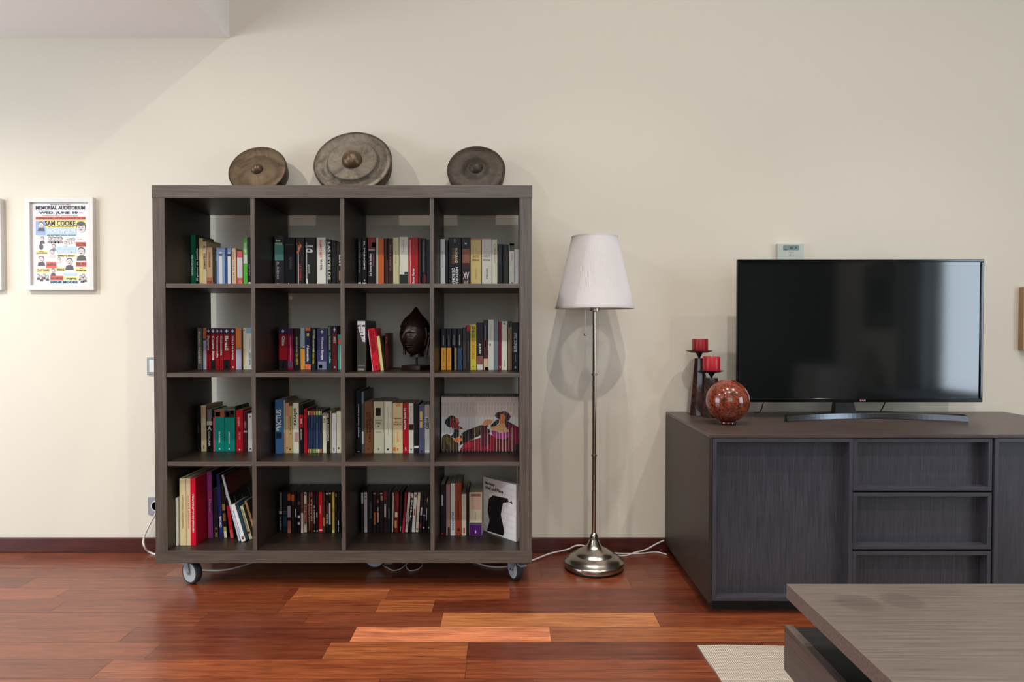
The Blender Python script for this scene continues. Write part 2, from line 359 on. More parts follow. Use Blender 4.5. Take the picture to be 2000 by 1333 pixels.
# ---------------------------------------------------------------- gongs on top of the bookcase
def patina(name, a, b_, c_, sc=9.0, rough=0.5):
    m, nt, bs, N, L = nt_new(name)
    tc = N('ShaderNodeTexCoord'); n1 = N('ShaderNodeTexNoise'); n1.inputs['Scale'].default_value = sc; n1.inputs['Detail'].default_value = 8; n1.inputs['Roughness'].default_value = 0.75; n1.inputs['Distortion'].default_value = 0.6
    L(tc.outputs['Object'], n1.inputs['Vector'])
    cr = N('ShaderNodeValToRGB'); e = cr.color_ramp.elements; e[0].position = 0.34; e[0].color = (*lin(a), 1); e[1].position = 0.66; e[1].color = (*lin(c_), 1)
    q = e.new(0.5); q.color = (*lin(b_), 1); L(n1.outputs['Fac'], cr.inputs[0]); L(cr.outputs[0], bs.inputs['Base Color'])
    n2 = N('ShaderNodeTexNoise'); n2.inputs['Scale'].default_value = sc * 9; n2.inputs['Detail'].default_value = 4; L(tc.outputs['Object'], n2.inputs['Vector'])
    bp = N('ShaderNodeBump'); bp.inputs['Strength'].default_value = 0.5; bp.inputs['Distance'].default_value = 0.002; L(n2.outputs['Fac'], bp.inputs['Height']); L(bp.outputs[0], bs.inputs['Normal'])
    bs.inputs['Roughness'].default_value = rough; bs.inputs['Metallic'].default_value = 0.55
    return m
P_A = patina('aged_bronze_green', '46362a', '6e5c45', '5f6f55', 7); P_B = patina('aged_bronze_grey', '4c443b', '766d60', '8a8275', 11); P_C = patina('aged_bronze_dark', '241f1a', '3c342a', '4a4136', 10)
P_BOSS = patina('rubbed_bronze', '3a2f24', '5e4a36', '75604a', 20, 0.35)
P_RIM = patina('dark_bronze_edge', '2e251d', '4d3f30', '6a5843', 14); P_GR = patina('green_verdigris', '5d7a60', '7f9b80', '6b6a4d', 26, 0.7)
BTOP = BZ + BW
def gong(label, px, r, ybot, tilt, yaw, prof, boss, mats, spin=0):
    # local: axis along +z of the lathe, front = +z ; stood up and leaned back
    x = inv(px, 320, ybot + r * math.sin(R(tilt)))[0]
    t = thing('gong', label, 'gong', (x, ybot, BTOP), (0, 0, R(yaw)), 'bronze gongs on the bookcase')
    M = Matrix.Rotation(R(-tilt), 4, 'X') @ Matrix.Translation((0, 0, r)) @ Matrix.Rotation(R(90), 4, 'X') @ Matrix.Rotation(R(spin), 4, 'Z')
    # lift so that the lowest point of the rim rests on the bookcase
    g = G(); g.lathe(prof, mats[0], 72, caps=False); g.move(M)
    g2 = G(); g2.lathe([(p, q + 0.0006) for p, q in prof[-3:]] if False else boss, mats[1], 40, caps=False); g2.move(M)
    g3 = G(); g3.lathe([(r * 0.93, -0.048), (r * 0.955, -0.050), (r * 1.0, -0.002), (r * 0.985, 0.003), (r * 0.955, 0.001)], mats[2], 72, caps=False); g3.move(M)
    lo = min(v[2] for v in g3.v + g.v); K = Matrix.Translation((0, 0, -lo + 0.0004))
    for q in (g, g2, g3): q.move(K)
    g.build('face', t); g2.build('boss', t); g3.build('rim', t)
    return t, M, K
r = 0.126
gong('small bronze gong with green patina at its foot, on the bookcase top', 503, r, 2.79, 25, 0,
     [(r * 0.965, 0.0), (r * 0.9, 0.004), (r * 0.8, 0.005), (r * 0.68, -0.002), (r * 0.6, -0.003), (r * 0.4, 0.002), (r * 0.2, 0.004)],
     [(r * 0.21, 0.004), (r * 0.19, 0.012), (r * 0.15, 0.020), (r * 0.08, 0.025), (0.001, 0.027)], (P_A, P_BOSS, P_RIM))
r = 0.172
gong('largest bronze gong with a raised inner disc and centre boss, on the bookcase top', 689, r, 2.785, 27, 0,
     [(r * 0.965, 0.0), (r * 0.93, 0.004), (r * 0.88, 0.005), (r * 0.78, -0.003), (r * 0.68, -0.006), (r * 0.645, 0.000), (r * 0.625, 0.012), (r * 0.60, 0.015), (r * 0.5, 0.013), (r * 0.24, 0.011)],
     [(r * 0.26, 0.011), (r * 0.25, 0.022), (r * 0.20, 0.036), (r * 0.11, 0.045), (0.001, 0.048)], (P_B, P_BOSS, P_RIM))
r = 0.128
gong('small dark brown bronze gong with a dull boss, on the bookcase top', 930, r, 2.79, 25, 0,
     [(r * 0.965, 0.0), (r * 0.9, 0.004), (r * 0.7, 0.004), (r * 0.55, 0.001), (r * 0.42, 0.004), (r * 0.36, 0.009), (r * 0.2, 0.012)],
     [(r * 0.24, 0.011), (r * 0.22, 0.016), (r * 0.17, 0.024), (r * 0.08, 0.030), (0.001, 0.031)], (P_C, P_C, P_RIM))

# ---------------------------------------------------------------- floor lamp
LX, LY = inv(1160, 1100, 2.79)[0], 2.79
lamp = thing('floor_lamp', 'nickel floor lamp with a white pleated shade between bookcase and television cabinet', 'lamp', (LX, LY, 0))
g = G(); g.lathe([(0.122, 0.0), (0.127, 0.003), (0.127, 0.010)], M_BLACKP, 64)
g.lathe([(0.127, 0.010), (0.1295, 0.016), (0.1295, 0.028), (0.127, 0.032), (0.122, 0.034), (0.112, 0.044), (0.100, 0.053), (0.086, 0.059), (0.083, 0.061), (0.080, 0.066), (0.062, 0.076), (0.040, 0.088), (0.030, 0.098), (0.024, 0.112), (0.018, 0.124)], M_METAL, 64, caps=False)
g.lathe([(0.018, 0.124), (0.0175, 0.136), (0.013, 0.148), (0.0085, 0.152)], M_METAL, 32, caps=False)
g.build('base', lamp)
zs = inv(1160, 606, LY)[2]
g = G(); g.lathe([(0.0085, 0.15), (0.0085, zs + 0.01)], M_METAL, 24, caps=False); g.build('pole', lamp)
for pyy in (732, 890):
    zz = inv(1160, pyy, LY)[2]; g = G(); g.lathe([(0.009, -0.004), (0.0125, -0.003), (0.0125, 0.003), (0.009, 0.004)], M_METAL, 24); g.build('collar', lamp, (0, 0, zz))
g = G(); g.lathe([(0.009, -0.008), (0.021, -0.004), (0.021, 0.014), (0.016, 0.02), (0.016, 0.07)], M_METAL, 32); g.build('socket', lamp, (0, 0, zs))
m, nt, b, N, L = nt_new('pleated_white_fabric'); M_SHADE = m
b.inputs['Base Color'].default_value = (0.80, 0.77, 0.76, 1); b.inputs['Roughness'].default_value = 0.9; b.inputs['Specular IOR Level'].default_value = 0.1
tr = N('ShaderNodeBsdfTranslucent'); tr.inputs[0].default_value = (0.80, 0.77, 0.75, 1); ms = N('ShaderNodeMixShader'); ms.inputs[0].default_value = 0.28
tc = N('ShaderNodeTexCoord'); no = N('ShaderNodeTexNoise'); no.inputs['Scale'].default_value = 300; L(tc.outputs['Object'], no.inputs['Vector'])
bp = N('ShaderNodeBump'); bp.inputs['Strength'].default_value = 0.1; bp.inputs['Distance'].default_value = 0.001; L(no.outputs['Fac'], bp.inputs['Height']); L(bp.outputs[0], b.inputs['Normal'])
L(b.outputs[0], ms.inputs[1]); L(tr.outputs[0], ms.inputs[2]); L(ms.outputs[0], nt.nodes['Material Output'].inputs[0])
sb, st = inv(1160, 603, LY)[2], inv(1160, 463, LY)[2]
rb, rt = 0.1665, 0.0975
NP = 280
g = G(); H = st - sb
pl = lambda k, z: 1 + (0.006 if k % 2 else -0.006) * (0.2 if z < 0.008 or z > H - 0.008 else 1)
prof = [(rb + (rt - rb) * q / 12, H * q / 12) for q in range(13)]
g.lathe([(rb, 0.0)] + [(rb + (rt - rb) * q / H, q) for q in (0.006, 0.010, H * 0.25, H * 0.5, H * 0.75, H - 0.010, H - 0.006)] + [(rt, H)], M_SHADE, NP, caps=False, rfun=pl)
sh = g.build('lamp_shade', lamp, (0, 0, sb))
sm_ = sh.modifiers.new('cloth', 'SOLIDIFY'); sm_.thickness = 0.0015
for zz, rr in ((0.003, rb * 1.003), (H - 0.003, rt * 1.004)):
    g = G(); g.lathe([(rr, zz - 0.004), (rr + 0.0012, zz - 0.004), (rr + 0.0012, zz + 0.004), (rr, zz + 0.004), (rr, zz - 0.004)], M_SHADE, 96, caps=False); g.build('trim_band', sh)
g = G(); pts = [(0.021, 0, 0.004), (0.0, 0, 0.004)]
px_, _, pz_ = inv(1143, 654, LY - 0.03); px_ -= LX
g.tube([(px_, -0.03, zs + 0.03), (px_, -0.03, pz_)], 0.0009, M_METAL, 6); pc = g.build('pull_chain', lamp)
g = G(); g.lathe([(0.0005, -0.006), (0.005, -0.004), (0.0062, 0), (0.005, 0.004), (0.0005, 0.006)], M_METAL, 16, (px_, -0.03, pz_)); g.build('chain_ball', pc)
g = G(); g.lathe([(0.012, 0.07), (0.014, 0.085), (0.028, 0.11), (0.030, 0.13), (0.022, 0.15), (0.001, 0.156)], M_WHITEP, 24, (0, 0, zs)); g.build('bulb', lamp)
for a in (0, 120, 240):
    g = G(); a = R(a); g.tube([(0.012 * math.cos(a), 0.012 * math.sin(a), st - 0.02), (rt * math.cos(a), rt * math.sin(a), st - 0.012)], 0.0012, M_METAL, 6); g.build('spider_arm', lamp)
g = G(); g.tube([(0, 0, zs + 0.15), (0, 0, st - 0.016)], 0.002, M_METAL, 6); g.build('spider_stem', lamp)

# ---------------------------------------------------------------- television cabinet
CX0, CY, CB, CZ, CWD = 0.7143, 2.3223, 2.972, 0.6525, 1.545
M_TOP = grain('cabinet_top_grain', '332a28', '5a4b44', 0, rough=0.34)
cab = thing('television_cabinet', 'long dark oak cabinet with recessed doors and drawers, carrying the television', 'cabinet', (CX0, CY, 0))
CH, PL = CZ, 0.045; CDp = CB - CY
g = G(); g.box((0, 0.0, PL), (0.012, CDp, CH - 0.0125), WENGE[2]); g.box((CWD - 0.012, 0.0, PL), (CWD, CDp, CH - 0.0125), WENGE[2]); g.box((0.012, 0.058, PL), (CWD - 0.012, CDp, PL + 0.018), CABW[0])
g.box((0.012, CDp - 0.01, PL + 0.018), (CWD - 0.012, CDp, CH - 0.0125), CABW[0])
for x in (0.522, 1.023): g.box((x - 0.008, 0.060, PL + 0.018), (x + 0.008, CDp - 0.01, CH - 0.0125), CABW[2])
g.build('carcass', cab, bevel=0.0008)
G().box((0.0, 0.0, CH - 0.012), (CWD, CDp, CH), M_TOP).build('top_panel', cab, bevel=0.0012)
G().box((0.03, 0.05, 0), (CWD - 0.03, CDp - 0.03, PL), plain('0f0d0d', 0.6)).build('plinth', cab)
def framed(kind, x0, x1, z0, z1, y0, gax):
    """a front whose panel lies deep inside a thin mitred frame"""
    f = 0.014; d = 0.042; g = G()
    def bar(o, i, m):   # o, i: outer and inner corner pairs of one mitred bar
        (a, b_), (c, e) = o, i
        P = [(a[0], 0, a[1]), (b_[0], 0, b_[1]), (e[0], 0, e[1]), (c[0], 0, c[1])]
        Q = [(p[0], d, p[2]) for p in P]
        g.add(P + Q, [(0, 1, 2, 3), (7, 6, 5, 4), (0, 4, 5, 1), (1, 5, 6, 2), (2, 6, 7, 3), (3, 7, 4, 0)], m)
    A, B, D_, E = (x0, z0), (x1, z0), (x1, z1), (x0, z1); a, b_, d_, e = (x0 + f, z0 + f), (x1 - f, z0 + f), (x1 - f, z1 - f), (x0 + f, z1 - f)
    bar((A, B), (a, b_), CABW[0]); bar((B, D_), (b_, d_), CABW[2]); bar((D_, E), (d_, e), CABW[0]); bar((E, A), (e, a), CABW[2])
    o = g.build(kind, cab, (0, y0, 0), bevel=0.0008)
    G().box((x0 + f, d - 0.004, z0 + f), (x1 - f, d + 0.012, z1 - f), CABW[gax]).build('inset_panel', o)
    return o
ZB, ZT = PL + 0.006, CH - 0.0135
def cxp(px): return inv(px, 950, CY)[0] - CX0
framed('door', 0.0135, cxp(1666), ZB, ZT, 0.0, 2)
zr = [inv(1800, q, CY)[2] for q in (851, 960, 964, 1074.5, 1079)]
dz = (zr[1] - zr[3]) 
zA = [(zr[1], ZT - 0.001), (zr[3], zr[2]), (ZB, zr[4])]
for z0, z1 in zA: framed('drawer', cxp(1668), cxp(1940), z0, z1, 0.006, 2)
framed('door', cxp(1943), CWD - 0.0135, ZB, ZT, 0.0, 2)

# ---------------------------------------------------------------- television
TY = 2.745
tx0, _, tz1 = inv(1440, 507, TY); tx1, _, tz0 = inv(1917, 786, TY)
tv = thing('television', 'flat black television with a curved metal stand standing on the dark cabinet', 'television', ((tx0 + tx1) / 2, TY, CZ), (0, 0, R(0.0)))
hw = (tx1 - tx0) / 2; z0, z1 = tz0 - CZ, tz1 - CZ
g = G(); g.box((-hw, 0, z0), (hw, 0.012, z1), M_BLACKP); g.box((-hw * 0.93, 0.012, z0 + 0.02), (hw * 0.93, 0.055, z0 + (z1 - z0) * 0.72), M_BLACKP); g.build('housing', tv, bevel=0.002)
M_GLOSSB = plain('060607', 0.10, spec=0.6, var=0.02, name='gloss_black_bezel')
g = G(); bz = 0.0115; bb = 0.016
for a in ((-hw, z1 - bz, hw, z1), (-hw, z0, hw, z0 + bb), (-hw, z0 + bb, -hw + bz, z1 - bz), (hw - bz, z0 + bb, hw, z1 - bz)): g.box((a[0], -0.007, a[1]), (a[2], 0.0005, a[3]), M_GLOSSB)
g.build('bezel', tv, bevel=0.0025)
m, nt, b, N, L = nt_new('dark_screen_glass')
tc = N('ShaderNodeTexCoord'); no = N('ShaderNodeTexNoise'); no.inputs['Scale'].default_value = 2.5; L(tc.outputs['Object'], no.inputs['Vector'])
mr = N('ShaderNodeMapRange'); mr.inputs['To Min'].default_value = 0.055; mr.inputs['To Max'].default_value = 0.085; L(no.outputs['Fac'], mr.inputs['Value']); L(mr.outputs[0], b.inputs['Roughness'])
b.inputs['Base Color'].default_value = (0.006, 0.007, 0.007, 1); b.inputs['Specular IOR Level'].default_value = 1.0
G().box((-hw + bz, -0.001, z0 + bb), (hw - bz, 0.002, z1 - bz), m).build('screen', tv)
xl = inv(1684, 784, TY)[0] - tv.location.x; zl = z0 + bb * 0.5
g = G(); mL = plain('b8b8bc', 0.35, var=0.02); mr_ = plain('a0304a', 0.4)
g.ell(xl - 0.010, zl, 0.0052, 0.0052, -0.0074, mr_, 24); g.text('LG', xl - 0.003, zl - 0.0035, xl + 0.010, zl + 0.0035, -0.0074, mL)
g.text('L', xl - 0.012, zl - 0.003, xl - 0.009, zl + 0.002, -0.0078, mL); g.build('logo', tv)
M_STAND = plain('55585c', 0.22, 1.0, var=0.05, name='dark_brushed_stand')
g = G()
sx0 = inv(1533, 815, 2.66)[0] - tv.location.x; sx1 = inv(1884, 815, 2.66)[0] - tv.location.x
n = 40; vs = []; fs = []
for i in range(n + 1):
    t = i / n; x = sx0 + (sx1 - sx0) * t; q = 1 - (2 * t - 1) ** 2; y = -0.095 + 0.105 * q; zt_ = 0.010 + 0.009 * (1 - q) + 0.004 * q
    w = 0.030 + 0.02 * q
    fy = y - w * 0.5; by = y + w * 0.5
    vs += [(x, fy, 0.0005), (x, fy + 0.006, 0.024), (x, by, 0.028), (x, by, 0.0005)]
for i in range(n):
    for k in range(4): fs.append((i * 4 + k, i * 4 + (k + 1) % 4, (i + 1) * 4 + (k + 1) % 4, (i + 1) * 4 + k))
fs += [(3, 2, 1, 0), (n * 4, n * 4 + 1, n * 4 + 2, n * 4 + 3)]
g.add(vs, fs, M_STAND); g.build('stand', tv, bevel=0.0012)
xn = inv(1650, 790, TY)[0] - tv.location.x
g = G(); g.add([(xn - 0.035, 0.004, z0 + 0.02), (xn + 0.035, 0.004, z0 + 0.02), (xn + 0.035, 0.03, z0 + 0.02), (xn - 0.035, 0.03, z0 + 0.02), (xn - 0.045, -0.01, 0.02), (xn + 0.045, -0.01, 0.02), (xn + 0.045, 0.03, 0.02), (xn - 0.045, 0.03, 0.02)],
              [(0, 1, 2, 3), (7, 6, 5, 4), (0, 4, 5, 1), (1, 5, 6, 2), (2, 6, 7, 3), (3, 7, 4, 0)], M_BLACKP); g.build('neck', tv)
# two thin leads hanging down behind the television
for px, dx, lab in ((1490, -0.012, 'thin black lead behind the television near the red ball'), (1727, -0.02, 'thin black lead behind the television beside its neck')):
    x, _, z = inv(px, 790, 2.86)
    tag(G().tube(smooth_path([(x + 0.006, 2.84, z + 0.06), (x, 2.86, z), (x + dx * 0.6, 2.875, CZ + 0.012), (x + dx, 2.93, CZ + 0.003)]), 0.0022, M_BLACKP, 6).build('television_lead'), lab, 'cable')

# ---------------------------------------------------------------- thermostat
tx, _, tz = inv(1515, 477, WALL); tx2 = inv(1566, 477, WALL)[0]; th = 0.085
t = thing('thermostat', 'small grey-green wall thermostat with a liquid crystal display above the television', 'thermostat', (tx, WALL, tz - th))
M_TH = plain('b9c0b6', 0.45, name='pale_thermostat_plastic'); w = tx2 - tx
G().box((0, -0.024, 0), (w, 0, th), M_TH).build('case', t, bevel=0.003)
M_LCD = plain('7f9390', 0.2, name='grey_display'); dk = plain('2b3a3c', 0.4)
g = G(); g.box((w * 0.20, -0.0246, th * 0.63), (w * 0.80, -0.0235, th * 0.87), M_LCD); g.rect(w * 0.79, th * 0.65, w * 0.81, th * 0.87, -0.0248, dk)
g.rect(w * 0.2, th * 0.86, w * 0.8, th * 0.875, -0.0248, dk)
g.text('22.5', w * 0.45, th * 0.70, w * 0.72, th * 0.82, -0.0249, dk); g.text('00', w * 0.23, th * 0.64, w * 0.35, th * 0.70, -0.0249, dk); g.build('display', t)
g = G(); g.rect(w * 0.40, th * 0.50, w * 0.62, th * 0.525, -0.0245, plain('8a8f86', 0.4)); g.text('+ -', w * 0.42, th * 0.36, w * 0.62, th * 0.40, -0.0245, dk); g.build('button_row', t)

# ---------------------------------------------------------------- pictures on the wall
def frame(label, x0, x1, z0, z1, mf, fw, dp, mat_in, name='picture_frame'):
    t = thing(name, label, 'picture', (x0, WALL - dp, z0)); w, h = x1 - x0, z1 - z0
    g = G(); g.box((0, 0, 0), (w, dp, fw), mf); g.box((0, 0, h - fw), (w, dp, h), mf); g.box((0, 0, fw), (fw, dp, h - fw), mf); g.box((w - fw, 0, fw), (w, dp, h - fw), mf)
    g.build('frame', t, bevel=0.0012); return t, w, h
x0, _, z1 = inv(49, 386, WALL - 0.02); x1, _, z0 = inv(184, 567, WALL - 0.02)
M_FRW = plain('d6d3ce', 0.4, var=0.03, name='white_painted_frame')
t, w, h = frame('white framed concert poster with coloured lettering on the left wall area', x0, x1, z0, z1, M_FRW, 0.022, 0.024, None)
# the poster print: coordinates taken in the frame of the crop (0..1, y up) over the whole framed picture
PPR = lambda px, py: ((px - 52) / (925 - 52) * w, (1245 - py) / (1245 - 65) * h)
K = dict(blk='2a2733', red='e2604e', yel='f3dc8c', blu='a9cbdc', dbl='8fa6cf', sky='9cc6d6', wht='e2e1e3', gr1='cfc8c4', gr2='8d8583', gr3='55504f', org='ef9a5a')
KM = {k_: plain(v, 0.55, var=0.02) for k_, v in K.items()}
g = G(); g.box((0.020, 0.012, 0.020), (w - 0.020, 0.016, h - 0.020), KM['wht'])
YB = 0.0115
def pr(a, b_, c, d, col, lay=0):
    p, q = PPR(a, d), PPR(c, b_); g.rect(p[0], p[1], q[0], q[1], YB - lay * 0.0004, KM[col])
def pt(s, a, b_, c, d, col, lay=2):
    p, q = PPR(a, d), PPR(c, b_); g.text(s, p[0], p[1], q[0], q[1], YB - lay * 0.0004, KM[col])
def head(cx_, cy_, rx, ry, hair=True, body=True, tone='gr1', jacket='gr3'):
    c = PPR(cx_, cy_); s = w / (925 - 52)
    if body: g.xz([(c[0] - rx * 1.5 * s, c[1] - ry * 2.2 * s), (c[0] + rx * 1.5 * s, c[1] - ry * 2.2 * s), (c[0] + rx * 1.2 * s, c[1] - ry * 1.1 * s), (c[0], c[1] - ry * 0.7 * s), (c[0] - rx * 1.2 * s, c[1] - ry * 1.1 * s)], YB - 0.0006, KM[jacket])
    if hair: g.ell(c[0], c[1] + ry * 0.28 * s, rx * 1.12 * s, ry * 0.95 * s, YB - 0.0009, KM['gr3'])
    g.ell(c[0], c[1], rx * s, ry * 0.88 * s, YB - 0.0012, KM[tone]); g.ell(c[0], c[1] - ry * 0.35 * s, rx * 0.4 * s, ry * 0.12 * s, YB - 0.0015, KM['gr3'], 8)
    for q in (-1, 1): g.ell(c[0] + q * rx * 0.4 * s, c[1] + ry * 0.12 * s, rx * 0.16 * s, ry * 0.08 * s, YB - 0.0015, KM['gr3'], 6)
pt('RADIO & CONCERT', 360, 140, 625, 158, 'gr2'); pt('MEMORIAL AUDITORIUM', 172, 165, 805, 218, 'blk'); pr(172, 226, 340, 230, 'dbl'); pr(650, 232, 805, 236, 'dbl')
pt('WED. JUNE 10', 212, 240, 710, 280, 'blk'); pt('8:00', 730, 250, 775, 262, 'red'); pt('ADMISSION $2.50  ADVANCE $2.00', 250, 288, 712, 300, 'gr2')
pr(168, 306, 812, 344, 'red'); pt('SUPERSONIC ATTRACTIONS OF \'59', 175, 313, 805, 338, 'gr3')
pr(168, 346, 812, 450, 'yel'); pr(168, 360, 290, 540, 'dbl', 1); pt('SAM COOKE', 288, 354, 682, 422, 'blk'); pt('MR. SOUL WITH HIS ORCHESTRA', 330, 428, 670, 440, 'gr3')
pr(290, 452, 690, 550, 'blu'); pt('JACKIE WILSON', 318, 462, 682, 532, 'wht'); pt('MR. EXCITEMENT AND ALL HIS BAND', 318, 534, 682, 546, 'gr3')
head(240, 412, 30, 36); head(752, 450, 55, 68, body=False); g.ell(PPR(752, 395)[0], PPR(752, 395)[1], w * .062, w * .035, YB - 0.0013, KM['gr3'])
head(250, 590, 22, 28); g.ell(*PPR(235, 690), w * .03, w * .045, YB - .0008, KM['gr3'])
for a in (345, 395, 440, 485): head(a, 590, 22, 26, jacket='gr2')
head(395, 685, 22, 26, jacket='gr2')
for a, b_ in ((545, 640), (580, 615), (615, 605), (652, 600)): head(a, b_, 16, 22, jacket='gr1')
pr(430, 690, 690, 775, 'blu'); pt('ARTHUR PRYSOCK', 500, 700, 680, 725, 'wht'); pt('CHRIS COLUMBO', 440, 735, 680, 768, 'wht')
pr(168, 738, 312, 790, 'yel'); pt('MARV', 210, 742, 270, 754, 'gr3'); pt('JOHNSON', 172, 760, 308, 784, 'blk')
pt('THE', 700, 590, 760, 602, 'org'); pr(680, 628, 812, 690, 'red'); pt('FALCONS', 690, 640, 806, 680, 'gr3')
pr(440, 788, 690, 822, 'yel'); pt('EMMETT BERRY', 450, 793, 668, 817, 'gr3')
head(372, 760, 26, 32, jacket='gr1'); head(752, 755, 42, 52); head(235, 850, 32, 38)
pr(295, 880, 428, 965, 'red'); pt('AUSTIN', 305, 900, 420, 935, 'gr3'); head(465, 850, 16, 22, jacket='gr1'); head(597, 885, 36, 46)
pr(680, 880, 815, 945, 'red'); pt('BELVIN', 688, 892, 808, 930, 'gr3'); pr(675, 955, 818, 1015, 'yel'); pt('BIG', 730, 960, 765, 970, 'gr3'); pt('THORNTON', 680, 980, 810, 1005, 'blk')
pr(168, 968, 345, 1025, 'yel'); pt('CLAY DAVID', 175, 975, 338, 1008, 'gr3'); pr(425, 955, 540, 1005, 'yel'); pt('SPENCE', 432, 970, 530, 996, 'blk')
head(385, 1000, 22, 28); pr(520, 1022, 690, 1062, 'blu'); pt('JOHNSON', 540, 1030, 680, 1055, 'wht')
pr(345, 1060, 515, 1118, 'red'); pt('THE DRIFTERS', 352, 1082, 508, 1110, 'gr3'); pr(515, 1068, 710, 1120, 'yel'); pt('PIPS', 555, 1088, 688, 1112, 'blk')
pr(345, 1122, 705, 1160, 'sky'); pt('HANK MOORE', 352, 1126, 698, 1156, 'blk')
for a, b_ in ((195, 1065), (235, 1085), (270, 1060), (310, 1075)): head(a, b_, 15, 22)
for a, b_ in ((740, 1075), (775, 1060), (760, 1105), (795, 1095)): head(a, b_, 17, 20)
g.build('poster_print', t)
x1, _, z1 = inv(1.6, 388, WALL - 0.02); z0 = inv(0, 567, WALL - 0.02)[2]
t, w, h = frame('edge of a second white picture frame at the far left of the wall', x1 - 0.318, x1, z0, z1, M_FRW, 0.022, 0.024, None)
G().box((0.02, 0.012, 0.02), (w - 0.02, 0.016, h - 0.02), plain('d8d4cc', 0.6)).build('print', t)
x0, _, z1 = inv(1996.5, 561, WALL - 0.02); z0 = inv(1996, 684, WALL - 0.02)[2]
t, w, h = frame('edge of a light wooden picture frame on the wall right of the television', x0, x0 + 0.4, z0, z1, plain('a58763', 0.5), 0.014, 0.03, None)
G().box((0.013, 0.014, 0.013), (w - 0.013, 0.018, h - 0.013), plain('6b5a48', 0.6)).build('print', t)

# ---------------------------------------------------------------- switch and socket left of the bookcase
def plate(name, label, px0, py0, py1, kind):
    x, _, z1 = inv(px0, py0, WALL); z0 = inv(px0, py1, WALL)[2]; s = z1 - z0
    t = thing(name, label, kind, (x, WALL, z0)); G().box((0, -0.010, 0), (s, 0, s), M_GREYP).build('plate', t, bevel=0.002)
    if kind == 'light switch': G().box((s * 0.18, -0.015, s * 0.14), (s * 0.82, -0.010, s * 0.86), M_WHITEP).build('rocker', t, bevel=0.002)
    else:
        g = G(); g.move(Matrix.Identity(4)); g.lathe([(s * 0.3, 0.010), (s * 0.3, 0.013), (s * 0.26, 0.013), (s * 0.25, 0.004)], M_WHITEP, 28, caps=True); g.move(Matrix.Translation((s / 2, 0, s / 2)) @ Matrix.Rotation(R(90), 4, 'X')); g.build('socket_well', t)
    return t
plate('light_switch', 'grey light switch on the wall partly behind the bookcase', 288.5, 698, 732, 'light switch')
plate('wall_socket', 'grey wall socket low on the wall partly behind the bookcase', 290.5, 971, 1005, 'socket')

# ---------------------------------------------------------------- cords
M_CORD = plain('cfc9c2', 0.5, name='white_cord')
def cord(label, pts, r=0.0032, m=M_CORD, name='electric_cable'):
    o = G().tube(smooth_path(pts, 8), r, m, 8).build(name); return tag(o, label, 'cable')
YC = 2.962
def w_(px, py, Y=YC): return inv(px, py, Y)
def f_(px, py, z=0.004): return invz(px, py, z)
cord('white cord curving from the wall socket down to the skirting left of the bookcase',
     [w_(309, 990, 2.972), w_(303, 1006, 2.966), w_(290, 1030, 2.966), w_(281, 1052, 2.958), w_(282, 1068, 2.94), (*f_(294, 1081)[:2], 0.006), f_(330, 1090), f_(372, 1101)], 0.0042)
cord('white cord lying on the floor behind the front left caster of the bookcase', [f_(368, 1113), f_(410, 1115), f_(440, 1114), f_(470, 1107), f_(500, 1098), f_(540, 1093)], 0.0035)
cord('looped grey cord on the floor beneath the middle of the bookcase', [f_(740, 1100), f_(757, 1110), f_(770, 1115), f_(785, 1110), f_(796, 1100), f_(793, 1106), f_(800, 1115), f_(815, 1113), f_(824, 1106), f_(826, 1098)], 0.0022)
cord('white cord running from under the bookcase across to the floor lamp',
     [f_(925, 1098), f_(955, 1107), f_(985, 1108), f_(1015, 1102), (*f_(1042, 1096)[:2], 0.008), (*f_(1075, 1086)[:2], 0.014), w_(1108, 1074, 2.955), w_(1128, 1066, 2.955), w_(1160, 1070, 2.955), f_(1195, 1082)], 0.0035)
cord('upper white cord rising from the floor lamp to behind the cabinet', [f_(1195, 1085), f_(1222, 1086), f_(1240, 1080, 0.006), w_(1262, 1074, 2.955), w_(1280, 1064, 2.96), w_(1297, 1056, 2.966)], 0.0035)
cord('lower white cord running along the floor from lamp to cabinet', [f_(1197, 1081), f_(1215, 1082), f_(1250, 1082), f_(1278, 1079), f_(1292, 1081), f_(1302, 1084)], 0.0035)
x, y, _ = f_(755, 1101, 0.0)
tag(G().box((x - 0.05, y - 0.02, 0.0), (x + 0.03, y + 0.03, 0.035), plain('8c857c', 0.5)).build('power_strip', bevel=0.004), 'grey multi-socket block on the floor under the middle of the bookcase', 'power strip')

# ---------------------------------------------------------------- candle holders, candles, ball
def burl(name, a, b_, c_, sc, rough):
    m, nt, bs, N, L = nt_new(name)
    tc = N('ShaderNodeTexCoord'); n0 = N('ShaderNodeTexNoise'); n0.inputs['Scale'].default_value = sc; n0.inputs['Detail'].default_value = 5; n0.inputs['Distortion'].default_value = 2.2
    L(tc.outputs['Object'], n0.inputs['Vector'])
    cr = N('ShaderNodeValToRGB'); e = cr.color_ramp.elements; e[0].position = 0.38; e[0].color = (*lin(a), 1); e[1].position = 0.64; e[1].color = (*lin(c_), 1); q = e.new(0.5); q.color = (*lin(b_), 1)
    L(n0.outputs['Fac'], cr.inputs[0]); L(cr.outputs[0], bs.inputs['Base Color']); bs.inputs['Roughness'].default_value = rough; bs.inputs['Coat Weight'].default_value = 0.6; bs.inputs['Coat Roughness'].default_value = 0.05
    return m
M_BURL = burl('polished_red_burl', '3c1208', '702a14', '8c3e22', 60, 0.16)
M_HORN = burl('polished_dark_horn', '170c08', '2c1610', '48261a', 14, 0.22); M_DARKM = plain('120f0e', 0.4, name='dark_iron')
